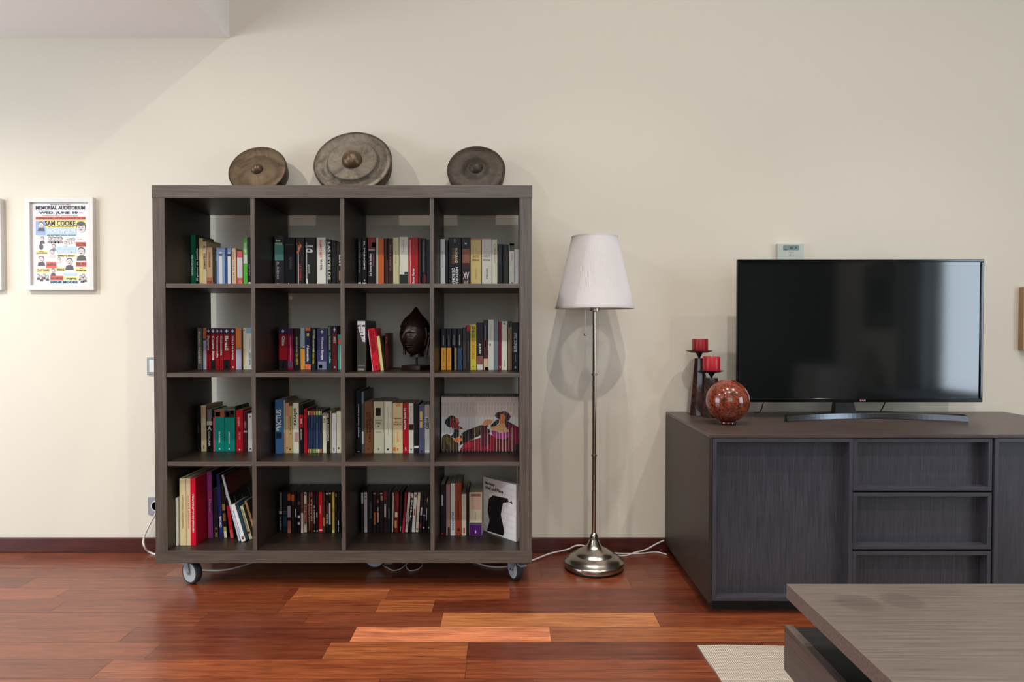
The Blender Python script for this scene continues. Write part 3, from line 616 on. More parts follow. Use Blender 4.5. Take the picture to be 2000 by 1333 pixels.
def holder(label, pxc, pyb, pyt, pydish, wb, wt, Y, dish_w):
    x = inv(pxc, pyb, Y)[0]; s = Y / F_PX
    zt = inv(pxc, pyt, Y)[2] - CZ; zd = inv(pxc, pydish, Y)[2] - CZ
    t = thing('candle_holder', label, 'candle holder', (x, Y, CZ), group='dark candle holders')
    g = G(); g.lathe([(wb * s / 2, 0.0), (wt * s / 2, zt)], M_HORN, 9); g.v = g.v; o = g.build('tapered_body', t, bevel=0.001)
    g = G(); g.lathe([(0.004, zt), (0.006, zt + 0.006), (0.012, zd - 0.010), (0.015, zd - 0.004)], M_DARKM, 24); g.build('neck', t)
    g = G(); R_ = dish_w * s / 2; g.lathe([(0.014, -0.004), (R_ * 0.6, -0.003), (R_ * 0.98, 0.004), (R_, 0.006), (R_ * 0.96, 0.0065), (R_ * 0.6, 0.0), (0.001, -0.001)], M_DARKM, 40, (0, 0, zd), caps=False); g.build('dish', t)
    return x, Y, CZ + zd
def candle(label, x, y, z, r, h, col, wick=True, tilt=0):
    m = plain(col, 0.35, var=0.05, name='red_wax', spec=0.5); c = G()
    c.lathe([(r * 0.97, 0), (r, 0.003), (r * 1.0, h - 0.004), (r * 0.95, h), (r * 0.7, h - 0.002), (0.001, h - 0.004)], m, 40)
    o = c.build('candle', None, (x, y, z + 0.0002), (0, R(tilt), 0)); tag(o, label, 'candle', 'red pillar candles')
    G().tube([(0, 0, h - 0.004), (0.001, 0, h + 0.005), (0.002, 0, h + 0.009)], 0.0008, plain('cfc5a8', 0.8), 6).build('wick', o)
s_ = 2.87 / F_PX
x, y, z = holder('tall dark tapered candle holder standing behind the red ball', 1365, 811, 700, 688, 42, 20, 2.87, 50)
candle('dark red pillar candle on the tall candle holder, set highest', x + 0.004, y, z, 15 * s_, 25.5 * s_, '8e0a17')
x, y, z = holder('short dark candle holder between the tall holder and the television', 1389, 818, 738, 727, 36, 26, 2.79, 46)
candle('brighter red pillar candle on the short candle holder beside the television', x, y, z, 16.5 * 2.79 / F_PX, 30 * 2.79 / F_PX, 'a80f20')
YS = 2.585
x, _, zb = inv(1421.5, 790, YS); rr = 41.5 * YS / F_PX
ball = thing('ornamental_ball', 'glossy mottled red-brown ball on a small foot on the cabinet corner', 'ornament', (x, YS, CZ))
zc = max(rr + 0.008, zb - CZ)
g = G(); n = 32
g.lathe([(max(0.0008, rr * math.sin(math.pi * q / n)), zc - rr * math.cos(math.pi * q / n)) for q in range(n + 1)], M_BURL, 64, caps=False); g.build('sphere', ball)
hz = zc - rr
g = G(); g.lathe([(0.030, 0), (0.033, 0.004), (0.032, 0.010), (0.026, hz + 0.006), (0.024, hz + 0.008)], plain('4a1712', 0.2, name='dark_red_lacquer'), 40); g.build('foot', ball)

# ---------------------------------------------------------------- coffee table and rug
TZ = 0.40
cx_, cy_, _ = invz(1536, 1141, TZ)
M_TT = grain('table_wood_grain', '554b43', '7d7168', 0, rough=0.33); M_TT2 = grain('table_side_grain', '463c37', '655951', 1, rough=0.4)
_t = M_TT.node_tree; _tc = _t.nodes.new('ShaderNodeTexCoord'); _bs = _t.nodes['Principled BSDF']; _src = _bs.inputs['Base Color'].links[0].from_socket
for _px, _py, _r in ((1676, 1178, 0.055), (1762, 1174, 0.05)):      # two dull stains left on the table top
    _w = invz(_px, _py, TZ); _d = _t.nodes.new('ShaderNodeVectorMath'); _d.operation = 'DISTANCE'; _d.inputs[1].default_value = (_w[0] - cx_, _w[1] - cy_, TZ)
    _mr = _t.nodes.new('ShaderNodeMapRange'); _mr.inputs['From Min'].default_value = _r * 0.75; _mr.inputs['From Max'].default_value = _r; _mr.inputs['To Min'].default_value = 0.80; _mr.inputs['To Max'].default_value = 1.0
    _mx = _t.nodes.new('ShaderNodeVectorMath'); _mx.operation = 'SCALE'
    _t.links.new(_tc.outputs['Object'], _d.inputs[0]); _t.links.new(_d.outputs['Value'], _mr.inputs['Value']); _t.links.new(_src, _mx.inputs[0]); _t.links.new(_mr.outputs[0], _mx.inputs['Scale']); _src = _mx.outputs[0]
_t.links.new(_src, _bs.inputs['Base Color'])
tb = thing('coffee_table', 'dark brown square coffee table with an overhanging top and lower box, nearest the camera', 'table', (cx_, cy_, 0))
TW = 1.05; th_ = 0.036
g = G(); g.box((0, -TW, TZ - th_), (TW, 0, TZ), M_TT); g.build('tabletop', tb, bevel=0.001)
lx, ly, _ = invz(1532, 1221, 0.245)
lx -= cx_; ly -= cy_
g = G(); rz = 0.245; bz_ = 0.125
g.box((lx, ly - TW * 0.92, bz_), (lx + 0.022, ly, rz), M_TT2); g.build('side_board', tb, bevel=0.0008)
g = G(); g.box((lx + 0.90, ly - TW * 0.92, bz_), (lx + 0.922, ly, rz), M_TT2); g.build('side_board', tb, bevel=0.0008)
g = G(); g.box((lx + 0.022, ly - TW * 0.92, bz_), (lx + 0.90, ly - 0.001, rz - 0.006), plain('1d1a1a', 0.5, name='black_board')); g.build('lower_board', tb)
g = G(); g.box((lx + 0.16, ly - TW * 0.78, 0.0064), (lx + 0.76, ly - 0.14, bz_), M_TT2); g.build('foot_block', tb, bevel=0.001)
g = G(); g.box((lx + 0.24, ly - TW * 0.70, rz - 0.006), (lx + 0.70, ly - 0.2, TZ - th_), plain('151313', 0.5)); g.build('pedestal', tb)
m, nt, b, N, L = nt_new('woven_beige_rug')
tc = N('ShaderNodeTexCoord'); wv = N('ShaderNodeTexWave'); wv.inputs['Scale'].default_value = 42; wv.bands_direction = 'Y'; wv.inputs['Distortion'].default_value = 1.5; wv.inputs['Detail'].default_value = 2; L(tc.outputs['Object'], wv.inputs['Vector'])
wv2 = N('ShaderNodeTexWave'); wv2.inputs['Scale'].default_value = 48; wv2.bands_direction = 'X'; L(tc.outputs['Object'], wv2.inputs['Vector'])
mm = N('ShaderNodeMath'); mm.operation = 'MULTIPLY'; L(wv.outputs['Fac'], mm.inputs[0]); L(wv2.outputs['Fac'], mm.inputs[1])
cr = N('ShaderNodeValToRGB'); cr.color_ramp.elements[0].color = (*lin('8d8272'), 1); cr.color_ramp.elements[1].color = (*lin('d6cdc0'), 1); cr.color_ramp.elements[1].position = 0.6
L(mm.outputs[0], cr.inputs[0]); L(cr.outputs[0], b.inputs['Base Color']); b.inputs['Roughness'].default_value = 0.95; b.inputs['Specular IOR Level'].default_value = 0.1
bp = N('ShaderNodeBump'); bp.inputs['Strength'].default_value = 0.6; bp.inputs['Distance'].default_value = 0.003; L(mm.outputs[0], bp.inputs['Height']); L(bp.outputs[0], b.inputs['Normal'])
ax, ay, _ = invz(1362, 1261, 0.006); ex, ey, _ = invz(1412, 1333, 0.006)
dirx = (ex - ax) / (ey - ay)
g = G(); n = 24; vs = []; fs = []
far = [(ax + 2.1 * q / n, ay - 0.015 * (q / n) + 0.004 * math.sin(q * 1.3)) for q in range(n + 1)]
top = [(p[0], p[1], 0.006) for p in far] + [(ax + 2.1 - 2.6 * dirx, ay - 2.6, 0.006), (ax - 2.6 * dirx, ay - 2.6, 0.006)]
k_ = len(top); g.add(top + [(p[0], p[1], 0.0005) for p in top], [tuple(reversed(range(k_)))] + [(i, (i + 1) % k_, k_ + (i + 1) % k_, k_ + i) for i in range(k_)], m)
tag(g.build('rug'), 'beige woven rug on the floor under the coffee table', 'rug')

# ---------------------------------------------------------------- the far side of the room, seen in the television glass
dr = G(); DX0, DX1 = 2.75, 4.45
struct(G().box((DX0 - 0.07, BACK, 0), (DX0, BACK + 0.03, 2.2), M_WHITEP).box((DX1, BACK, 0), (DX1 + 0.07, BACK + 0.03, 2.2), M_WHITEP).box((DX0 - 0.07, BACK, 2.2), (DX1 + 0.07, BACK + 0.03, 2.27), M_WHITEP).build('trim_1'))
d = struct(G().box((DX0 + 0.004, BACK + 0.001, 0.003), (DX1 - 0.004, BACK + 0.035, 2.196), plain('2c302c', 0.5, name='dark_green_door_paint')).build('door_1', bevel=0.002))
G().tube([(DX1 - 0.1, BACK + 0.036, 1.02), (DX1 - 0.1, BACK + 0.09, 1.02), (DX1 - 0.24, BACK + 0.09, 1.02)], 0.011, M_BLACKP).build('handle', d)
cm = plain('b7bfc0', 0.85, name='pale_curtain_cloth')
_nt = cm.node_tree; _tr = _nt.nodes.new('ShaderNodeBsdfTranslucent'); _tr.inputs[0].default_value = (0.7, 0.74, 0.76, 1); _ms = _nt.nodes.new('ShaderNodeMixShader'); _ms.inputs[0].default_value = 0.5
_nt.links.new(_nt.nodes['Principled BSDF'].outputs[0], _ms.inputs[1]); _nt.links.new(_tr.outputs[0], _ms.inputs[2]); _nt.links.new(_ms.outputs[0], _nt.nodes['Material Output'].inputs[0])
g = G(); n = 60; vs = []; fs = []
for i in range(n + 1):
    y = -2.0 + 0.52 * i / n; x = RIGHT - 0.13 + 0.035 * math.sin(i * 0.95)
    vs += [(x, y, 0.03), (x, y, 2.52), (x + 0.004, y, 2.52), (x + 0.004, y, 0.03)]
for i in range(n):
    for k in range(4): fs.append((i * 4 + k, i * 4 + (k + 1) % 4, (i + 1) * 4 + (k + 1) % 4, (i + 1) * 4 + k))
g.add(vs, fs, cm, False); tag(g.build('curtain'), 'pale grey curtain hanging beside the right-hand window, mirrored in the television', 'curtain')
g = G(); g.tube([(RIGHT - 0.12, -2.1, 2.56), (RIGHT - 0.12, 1.2, 2.56)], 0.012, M_METAL); tag(g.build('curtain_rod'), 'metal curtain rod above the right-hand window', 'curtain rod')
for i_, y in enumerate((-2.05, 1.15)): g_ = G(); g_.box((RIGHT - 0.13, y, 2.55), (RIGHT, y + 0.01, 2.57), M_METAL); g_.build('bracket', bpy.data.objects['curtain_rod'])
t = thing('picture_frame', 'dark framed picture on the right-hand wall, mirrored in the television', 'picture', (RIGHT, -2.9, 1.05))
G().box((-0.03, 0, 0), (0, 0.62, 0.05), M_BLACKP).box((-0.03, 0, 0.75), (0, 0.62, 0.8), M_BLACKP).box((-0.03, 0, 0.05), (0, 0.05, 0.75), M_BLACKP).box((-0.03, 0.57, 0.05), (0, 0.62, 0.75), M_BLACKP).build('frame', t)
G().box((-0.012, 0.05, 0.05), (-0.004, 0.57, 0.75), plain('6d6d6a', 0.6)).box((-0.014, 0.16, 0.18), (-0.012, 0.46, 0.62), plain('2e2e30', 0.6)).build('print', t)
def sofa(label, x, y, rz, w, dp, col, hb=0.82, ha=0.60):
    t = thing('sofa', label, 'sofa', (x, y, 0), (0, 0, R(rz))); mt = plain(col, 0.9, name='sofa_cloth')
    G().box((-w / 2, -dp / 2, 0.08), (w / 2, dp / 2, min(0.40, ha - 0.05)), mt).build('base', t, bevel=0.02)
    G().box((-w / 2 + 0.18, -dp / 2, min(0.40, ha - 0.05)), (w / 2 - 0.18, dp / 2 - 0.22, min(0.50, hb - 0.03)), mt).build('seat_cushion', t, bevel=0.03)
    G().box((-w / 2 + 0.18, dp / 2 - 0.22, min(0.40, ha - 0.05)), (w / 2 - 0.18, dp / 2, hb), mt).build('backrest', t, bevel=0.03)
    for s in (-1, 1): G().box((s * w / 2 - (0.18 if s > 0 else 0), -dp / 2, min(0.40, ha - 0.05)), (s * w / 2 + (0.18 if s < 0 else 0), dp / 2, ha), mt).build('armrest', t, bevel=0.03)
    for a in (-1, 1):
        for b2 in (-1, 1): G().box((a * (w / 2 - 0.08) - 0.02, b2 * (dp / 2 - 0.08) - 0.02, 0), (a * (w / 2 - 0.08) + 0.02, b2 * (dp / 2 - 0.08) + 0.02, 0.08), M_BLACKP).build('leg', t)
sofa('dark grey sofa under the right-hand window, mirrored in the television', 4.08, -0.55, -90, 1.7, 0.86, '3a3c42', 0.42, 0.40)
sofa('pale armchair in the far right corner behind the camera', 4.12, -2.78, -90, 0.72, 0.72, 'bdbab4', 0.78, 0.56)
# ---------------------------------------------------------------- books
BOOST = 1.65
def bm(h, rough=0.42): return plain(h, rough, boost=BOOST, var=0.05, scale=25, spec=0.35)
PAPER = plain('c9bea6', 0.8, boost=1.2, var=0.12, scale=150, spec=0.2, name='page_paper')
ROWN = ['top row', 'second row', 'third row', 'bottom row']
COLN = ['first compartment', 'second compartment', 'third compartment', 'fourth compartment']
SHZ = [BZ + BT + (3 - r) * (CELL + DIV) for r in range(4)]
SEEN = {}
def clip_x(poly, a, b_):
    def half(P, x, keep_gt):
        out = []
        for i in range(len(P)):
            p, q = P[i], P[(i + 1) % len(P)]
            ip = p[0] >= x if keep_gt else p[0] <= x; iq = q[0] >= x if keep_gt else q[0] <= x
            if ip: out.append(p)
            if ip != iq: t = (x - p[0]) / (q[0] - p[0]); out.append((x, p[1] + (q[1] - p[1]) * t))
        return out
    P = half(poly, a, True)
    return half(P, b_, False) if P else []
def make_book(x, y, z, t, h, d, col, label, group, bands=(), texts=(), rot=(0, 0, 0), kind='book', polys=(), hard=False, side=None, cover=None):
    """a bound book: cover (back, spine, front) and a page block; its spine faces the room, its lower left front corner is the origin"""
    assert label not in SEEN, label
    SEEN[label] = 1
    n = len(label.replace(',', '').split()); assert 4 <= n <= 16, label
    g = G(); c = min(0.0022, t * 0.18); m = bm(col); ms = bm(side) if side else m
    e = min(0.0016, t * 0.16)                      # rounded spine edges
    if kind == 'dvd_case':
        g.add([(0, e, 0), (e, 0, 0), (t - e, 0, 0), (t, e, 0), (t, d, 0), (0, d, 0), (0, e, h), (e, 0, h), (t - e, 0, h), (t, e, h), (t, d, h), (0, d, h)],
              [(5, 4, 3, 2, 1, 0), (6, 7, 8, 9, 10, 11), (0, 1, 7, 6), (1, 2, 8, 7), (2, 3, 9, 8), (3, 4, 10, 9), (4, 5, 11, 10), (5, 0, 6, 11)], bm('111113', 0.3))
        g.rect(e * 0.8, h * 0.015, t - e * 0.8, h * 0.985, -0.00015, m)
    else:
        P = [(0, e), (e, 0), (t - e, 0), (t, e), (t, d), (t - c, d), (t - c, c + e), (c, c + e), (c, d), (0, d)]; k = len(P)
        g.add([(p[0], p[1], 0) for p in P] + [(p[0], p[1], h) for p in P],
              [(0, 9, 8, 7), (0, 7, 6, 1), (1, 6, 6 + 0, 2)][:0] + [tuple(reversed(q)) for q in [(0, 7, 8, 9), (0, 1, 2, 3, 6, 7), (3, 4, 5, 6)]] +
              [tuple(k + i for i in q) for q in [(0, 7, 8, 9), (0, 1, 2, 3, 6, 7), (3, 4, 5, 6)]], m)
        vs = [(p[0], p[1], 0) for p in P] + [(p[0], p[1], h) for p in P]
        for i in range(k):
            j = (i + 1) % k; g.add([vs[i], vs[j], vs[k + j], vs[k + i]], [(0, 1, 2, 3)], ms if i in (3, 9) else m)
    for q in bands:
        v0, v1, hx = q[:3]; u0, u1 = q[3:5] if len(q) > 3 else (0, 1)
        a = e * 0.5 + (t - e) * u0; b_ = e * 0.5 + (t - e) * u1
        g.rect(max(a, e * 0.8), v0 * h + 0.0004, min(b_, t - e * 0.8), v1 * h - 0.0004, -0.0003, bm(hx))
    for k_, (hx, P) in enumerate(polys):
        if len(P) > 2: g.xz(P, -0.0004 - 0.00004 * k_, bm(hx))
    for q in texts:
        s, hx, v0, v1 = q[:4]; wf = q[4] if len(q) > 4 else 0.55; dr = q[5] if len(q) > 5 else 'd'; uc = q[6] if len(q) > 6 else 0.5
        w2 = t * wf / 2; g.text(s, t * uc - w2, v0 * h, t * uc + w2, v1 * h, -0.0009, bm(hx), dr)
    if cover: cover(g, t, h, d, bm)
    o = g.build(kind, None, (x, y, z), rot)
    if kind != 'dvd_case':
        o2 = G().box((c + 0.0001, c + e + 0.0001, 0.003 if hard else 0.0008), (t - c - 0.0001, d - (0.003 if hard else 0.0008), h - (0.003 if hard else 0.0008)), PAPER).build('page_block', o)
    return tag(o, label, 'DVD' if kind == 'dvd_case' else 'book', group)
def cell(r, c, s, items, dflt_d=0.14, kind='book', gname=None, start=0.0):
    """items: (x0, x1, ytop, colour, look, bands, texts, options) read at the plane of the spines"""
    Y = BY + s; z = SHZ[r] + 0.0004; xl = BX0 + cx[c] + 0.0006 + start; xr = BX0 + cx[c] + CELL - 0.0006
    prev = xl; group = gname or '%s in the %s, %s' % ('discs' if kind == 'dvd_case' else 'books', ROWN[r], COLN[c])
    for it in items:
        x0, x1, yt, col, look = it[:5]; bands = it[5] if len(it) > 5 else (); texts = it[6] if len(it) > 6 else (); op = dict(it[7]) if len(it) > 7 else {}
        ds = op.pop('ds', 0); d = op.pop('d', dflt_d); lean = op.pop('lean', 0); yb = Y + ds
        zc = z + 0.08
        a = inv(x0, 600 + 0, yb); ym = [520, 690, 840, 1000][r]
        X0 = inv(x0, ym, yb)[0]; X1 = inv(x1, ym, yb)[0]; h = inv(x0, yt, yb)[2] - z
        if lean:
            cl, sl = math.cos(R(abs(lean))), math.sin(R(abs(lean))); t = (X1 - X0) * cl; h = (h - 0) / cl
            o = make_book(X0, yb, z + (t * sl if lean > 0 else 0), t, h, d, col, '%s, %s, %s' % (look, ROWN[r], COLN[c]), group, bands, texts, (0, R(lean), 0), kind, **op)
            prev = X1; continue
        X0 = max(X0, prev + 0.0003); X1 = min(X1, xr)
        t = max(0.003, X1 - X0); prev = X0 + t
        if yb + d > BY + BD - 0.003: d = BY + BD - 0.003 - yb
        make_book(X0, yb, z, t, h, d, col, '%s, %s, %s' % (look, ROWN[r], COLN[c]), group, bands, texts, (0, 0, 0), kind, **op)
W_ = 'd8d2c6'; BK = '121214'
cell(0, 0, 0.205, [
 (370.5, 382, 459.5, '00593c', 'tall dark green book with white lettering', [(0, .05, '1f9a68')], [('HISTORIA DE LA VIDA', 'b9c9bd', .22, .62, .4, 'u', .35)], dict(hard=True)),
 (382, 388.6, 459, BK, 'thin black book beside the tall green one', [], [('El pintor de batallas', W_, .12, .74, .6, 'u')]),
 (389, 396, 465.5, 'c3b078', 'tall yellowish cream book', [(.075, .085, '2c261c')], [], dict(d=.175, side='8f8157')),
 (396, 403, 472, 'c9b191', 'pale cream book with dark vertical lettering', [], [('ROMANCERO', '4a3226', .40, .74, .6, 'u'), ('o', '4a3226', .86, .90, .5, 'h')]),
 (403.6, 414.8, 483, 'a1866a', 'tan book with a reddish foot', [(0, .16, '7c3a28'), (.16, .24, '8d5a42')], [('MEMORIAS', '6b5643', .5, .88, .3, 'u')]),
 (415, 421.5, 488, '2b2d24', 'very dark olive filler book added in the dark gap', [], []),  # added volume, its dark colour stands in for a shaded gap
 (422.4, 439.5, 484, '7388ab', 'wide steel blue book with a cream stripe', [(.01, .79, 'd9d6bd', .34, .68), (.85, .89, 'f2efe6', .34, .68), (.80, .835, '1c1f2a', .30, .72)], [], dict(hard=True)),
 (439.7, 451.8, 484.5, '27426f', 'dark blue book with a white stripe', [(.01, .79, 'dfe0d6', .42, .92), (.85, .89, 'f2efe6', .42, .9), (.89, 1, '7388ab', .4, 1), (.80, .835, '1c1f2a', .35, .95)], []),
 (452.4, 460.6, 485, 'd1ab8c', 'peach book with dotted lettering', [(0, .04, '4c3a30')], [('VIAJES POR EL MUNDO', '8c6a52', .06, .92, .42, 'd')]),
 (463, 474, 490.7, 'b9585b', 'pink book with a white label', [(.25, .82, 'e3ddd9', .02, .98), (0, .18, 'd17a63', .3, .95)], [('POESIA', 'c9bdb9', .4, .7, .3)]),
 (475, 483.3, 465.5, '4fa33b', 'bright green book with a white band', [(.48, .66, 'b9d5bb'), (.66, .92, '6fb95d')], [('VIVIR', 'd9ecd5', .70, .9, .4)]),
 (483.5, 490.6, 463.4, '0e0e12', 'black book with a white square at its foot', [(.035, .10, 'e8e8ea', .15, .85)], [('novela negra', 'a9a9b2', .22, .46, .4, 'u')]),
])
cell(0, 1, 0.2, [
 (536, 554.8, 462.4, '2e2c30', 'wide dark book with a teal sky', [(.52, .84, '4f7f73'), (.84, .88, '8aa582', .05, .85), (.90, .94, '8aa582', .15, .65)], [('EL SUENO', '9a9a94', .15, .50, .22, 'd', .35), ('i', 'd8d8d0', .02, .07, .15, 'h', .35)]),
 (555.6, 575.8, 464, '17161a', 'wide black book with faint grey marks', [(.84, .86, '55555c', .1, .9)], [('MARINA', '46464d', .35, .6, .3, 'd', .6), ('f', 'd8d8d0', .02, .08, .12, 'h', .38)]),
 (578, 595, 464, '160d0e', 'black book with an orange flower', [(.0, .9, 'b3b3b5', .22, .32), (.84, .90, '7a1d22', .0, .55)], [('LA SOMBRA', '8a3a32', .12, .46, .25, 'd', .5)],
  dict(polys=[('d4633f', [(.004, .150), (.012, .158), (.013, .168), (.018, .180), (.024, .178), (.024, .168), (.018, .160), (.016, .150), (.009, .143), (.005, .139)]), ('e58350', [(.014, .172), (.02, .181), (.0235, .174), (.02, .168)])])),
 (595.6, 617.5, 464, '111212', 'black book with a white-rimmed eye', [(.0, .9, '8f949c', .10, .18), (.80, .84, 'bdbac2', .05, .72)], [('ANGEL', '7c8a6e', .25, .46, .2, 'd', .35)],
  dict(polys=[('c9d0c2', [(.004, .155), (.012, .162), (.024, .161), (.034, .152), (.026, .144), (.010, .146)]), ('151a14', [(.010, .1535), (.016, .158), (.023, .157), (.025, .150), (.018, .148), (.011, .150)]), ('c9c4c8', [(.026, .150), (.036, .155), (.034, .146)]), ('b9bec8', [(.005, .0), (.016, .0), (.010, .035), (.006, .035)])])),
 (618.6, 636.4, 464, 'd6cdb9', 'white book with red and black lettering', [], [('LUIS CAMPOS', 'c9543b', .60, .95, .26, 'u', .45), ('TINTA Y SAL', '57504a', .34, .56, .22, 'u', .5)], dict(hard=True)),
 (637.5, 647, 468, '19181a', 'dark book with large pale lettering', [(.02, .96, '9aa6b5', .0, .2)], [('LAS LEYES DE', 'c6c2ae', .15, .94, .5, 'd', .6), ('i', 'e5e2d8', .01, .05, .4, 'h', .6)]),
 (647.2, 656.4, 470, '0f0f11', 'plain black book between lettered books', [], [('noche', '34343a', .45, .62, .3)]),
 (656.6, 667, 473, '170f10', 'dark book with a pinkish patch at the divider', [(.15, .36, '8a635a', .5, 1)], [('ARTE', 'c9c4ba', .45, .72, .4, 'u', .75)]),
])
cell(0, 2, 0.2, [
 (698.6, 706.4, 464, '0c0c0e', 'thin black book with grey lettering', [(.03, .095, 'cfd0d2', .1, .85)], [('LOS ANOS DIFICILES', '6b6b70', .28, .90, .35)]),
 (706.8, 716.6, 464, '0f0e10', 'black book with white lettering and square', [(.025, .09, 'dedfe0', .1, .92), (.11, .15, 'a9a9ac', .4, .65)], [('EL PRINCIPE', 'c9c9c4', .35, .92, .3)]),
 (717.8, 734, 464, '191012', 'dark book with a red picture on top', [(.78, 1, '7d2a24', .05, .95), (.80, .9, '4a3a36', .5, .95), (.73, .77, '9f8289', .1, .9)], [('La hora de todos', 'd4d0c6', .22, .67, .28, 'u', .35), ('Francisco', '8a5560', .42, .67, .2, 'u', .7)]),
 (734.6, 738.8, 464.5, 'dcc3ae', 'thin pinkish white book beside the orange one', [], []),
 (739.2, 749.6, 467, 'd4602f', 'bright orange book', [], [('cuentos completos', 'e8813d', .15, .95, .25, 'u')]),
 (750, 757.5, 466, '331a1e', 'dark plum book beside the orange one', [(.02, .55, '9a7a6a', .75, .9)], []),
 (757.8, 767.4, 466, '35171a', 'dark maroon book with faint lettering', [], [('GUERRA Y PAZ', '7c5550', .32, .88, .4, 'u')]),
 (767.6, 779, 464.5, 'cbbb93', 'cream book with one thin line of lettering', [], [('El amor en los tiempos', '8f8468', .48, .92, .2, 'u')]),
 (780, 797.6, 463, 'c3beb2', 'pale grey book with a dark green foot', [(0, .25, '18211f'), (.25, .30, '18211f', .55, 1)], [('NADA', 'a09b90', .7, .95, .2, 'u', .45)]),
 (798, 817, 464.5, '8d0f15', 'wide red book with white lettering', [(.0, .96, 'd2858a', .12, .22), (.78, 1, 'b5322b', .45, .55)], [('Roger Ferrer', 'e9cfc4', .07, .38, .3, 'u', .52)], dict(hard=True)),
 (817.4, 823.4, 465, '2e1715', 'thin dark brown book beside the red one', [(.02, .98, '5c3327', 0, .3)], []),
 (823.8, 832, 466, '15161b', 'dark book with a red patch above a white square', [(.0, .055, 'd6d2cf', .15, .95), (.08, .25, '6e1420', .45, 1), (.3, .95, '6f7786', .2, .38)], []),
 (832.4, 841, 468, '0d0d11', 'black book against the divider', [], []),
])
cell(0, 3, 0.2, [
 (860, 869.6, 467, 'bcbdb8', 'pale grey-white book beside the divider', [], [('ENSAYOS', '8f918d', .4, .75, .25)]),
 (870, 875.4, 470, '17151c', 'thin black book', [], []),
 (875.8, 901, 464, '100c0b', 'very wide black book with brown and white lettering', [], [('IMPERIO', '7a4a32', .46, .78, .22, 'd', .38), ('ROMANO', 'c9b79c', .48, .78, .2, 'd', .62), ('DE ROMA', 'd9cfc0', .04, .38, .22, 'd', .38), ('HISTORIA', 'd9cfc0', .02, .40, .22, 'd', .66), ('|', 'd9cfc0', .88, .97, .05, 'h', .5)], dict(hard=True)),
 (901.7, 918.8, 464, '1c0f11', 'dark book with a brown panel', [(.48, .77, '84533e', .08, .92), (.36, .47, '3d1720', .08, .92), (.86, .89, 'cfcac2', .35, .6)], [('XV', 'c9b7b5', .15, .30, .7, 'h'), ('ww', '8a7a66', .02, .14, .6, 'h')]),
 (919, 939.8, 467, 'd8ae72', 'wide yellow-cream book', [(.97, 1, 'b97a45')], [('SANTOS', '8f6a4c', .61, .66, .6, 'h'), ('FERIA', '6b4a38', .54, .575, .7, 'h'), ('NOVELA', 'b98a5c', .15, .38, .18, 'd', .52), ('*', '6b4a38', .76, .79, .12, 'h')], dict(hard=True)),
 (941, 960.4, 466.5, 'cfc2b4', 'wide off-white book with small black lettering', [(.97, 1, 'b3a396')], [('CUENTO', '8a8178', .61, .66, .75, 'h'), ('MARIA', '5e554e', .54, .575, .8, 'h'), ('NOVELA', '5e5850', .15, .38, .18, 'd', .52), ('*', '3c3632', .76, .79, .14, 'h')], dict(hard=True)),
 (961, 971.4, 468, 'd0c3ae', 'narrower cream book right of the wide white one', [], [('ILUSTRADO', '93866f', .5, .9, .35)]),
 (972.4, 981.8, 477, '141216', 'black book with a blurred grey line', [], [('diario', '3c3d46', .5, .9, .3, 'u', .4)]),
 (982, 993.4, 478, '161312', 'brownish black book beside the green-topped white one', [(.02, .95, '2b2b28', .6, .75)], []),
 (994.6, 1004.6, 475.6, 'c9bfb6', 'white book with a green top', [(.82, 1, '42583c'), (.95, 1, '1e2a1c')], [('LLUVIA', 'a08c8c', .6, .78, .3), ('o', '3f3c3a', .05, .11, .4, 'h')]),
 (1005, 1015.2, 487, 'c9c2bd', 'short white book at the right-hand end', [], [('o', '4f1f22', .02, .1, .3, 'h', .6), ('BREVE', 'b0a9a4', .5, .8, .25)]),
])
RED = '7d0c18'
def guide(x0, x1, nm, look, foot='2a0b10', bkf=True):
    return (x0, x1, 641.5, RED, look, [(.85, 1, '1d2546'), (0, .235, BK if bkf else RED), (.035, .075, 'e8e6e4', .38, .62), (.055, .20, 'b9b5b5', .47, .53)],
            [(nm, 'dfc3bd', .82 - .060 * len(nm), .81, .50, 'd'), ('+', 'c9cfe0', .885, .975, .5, 'h')])
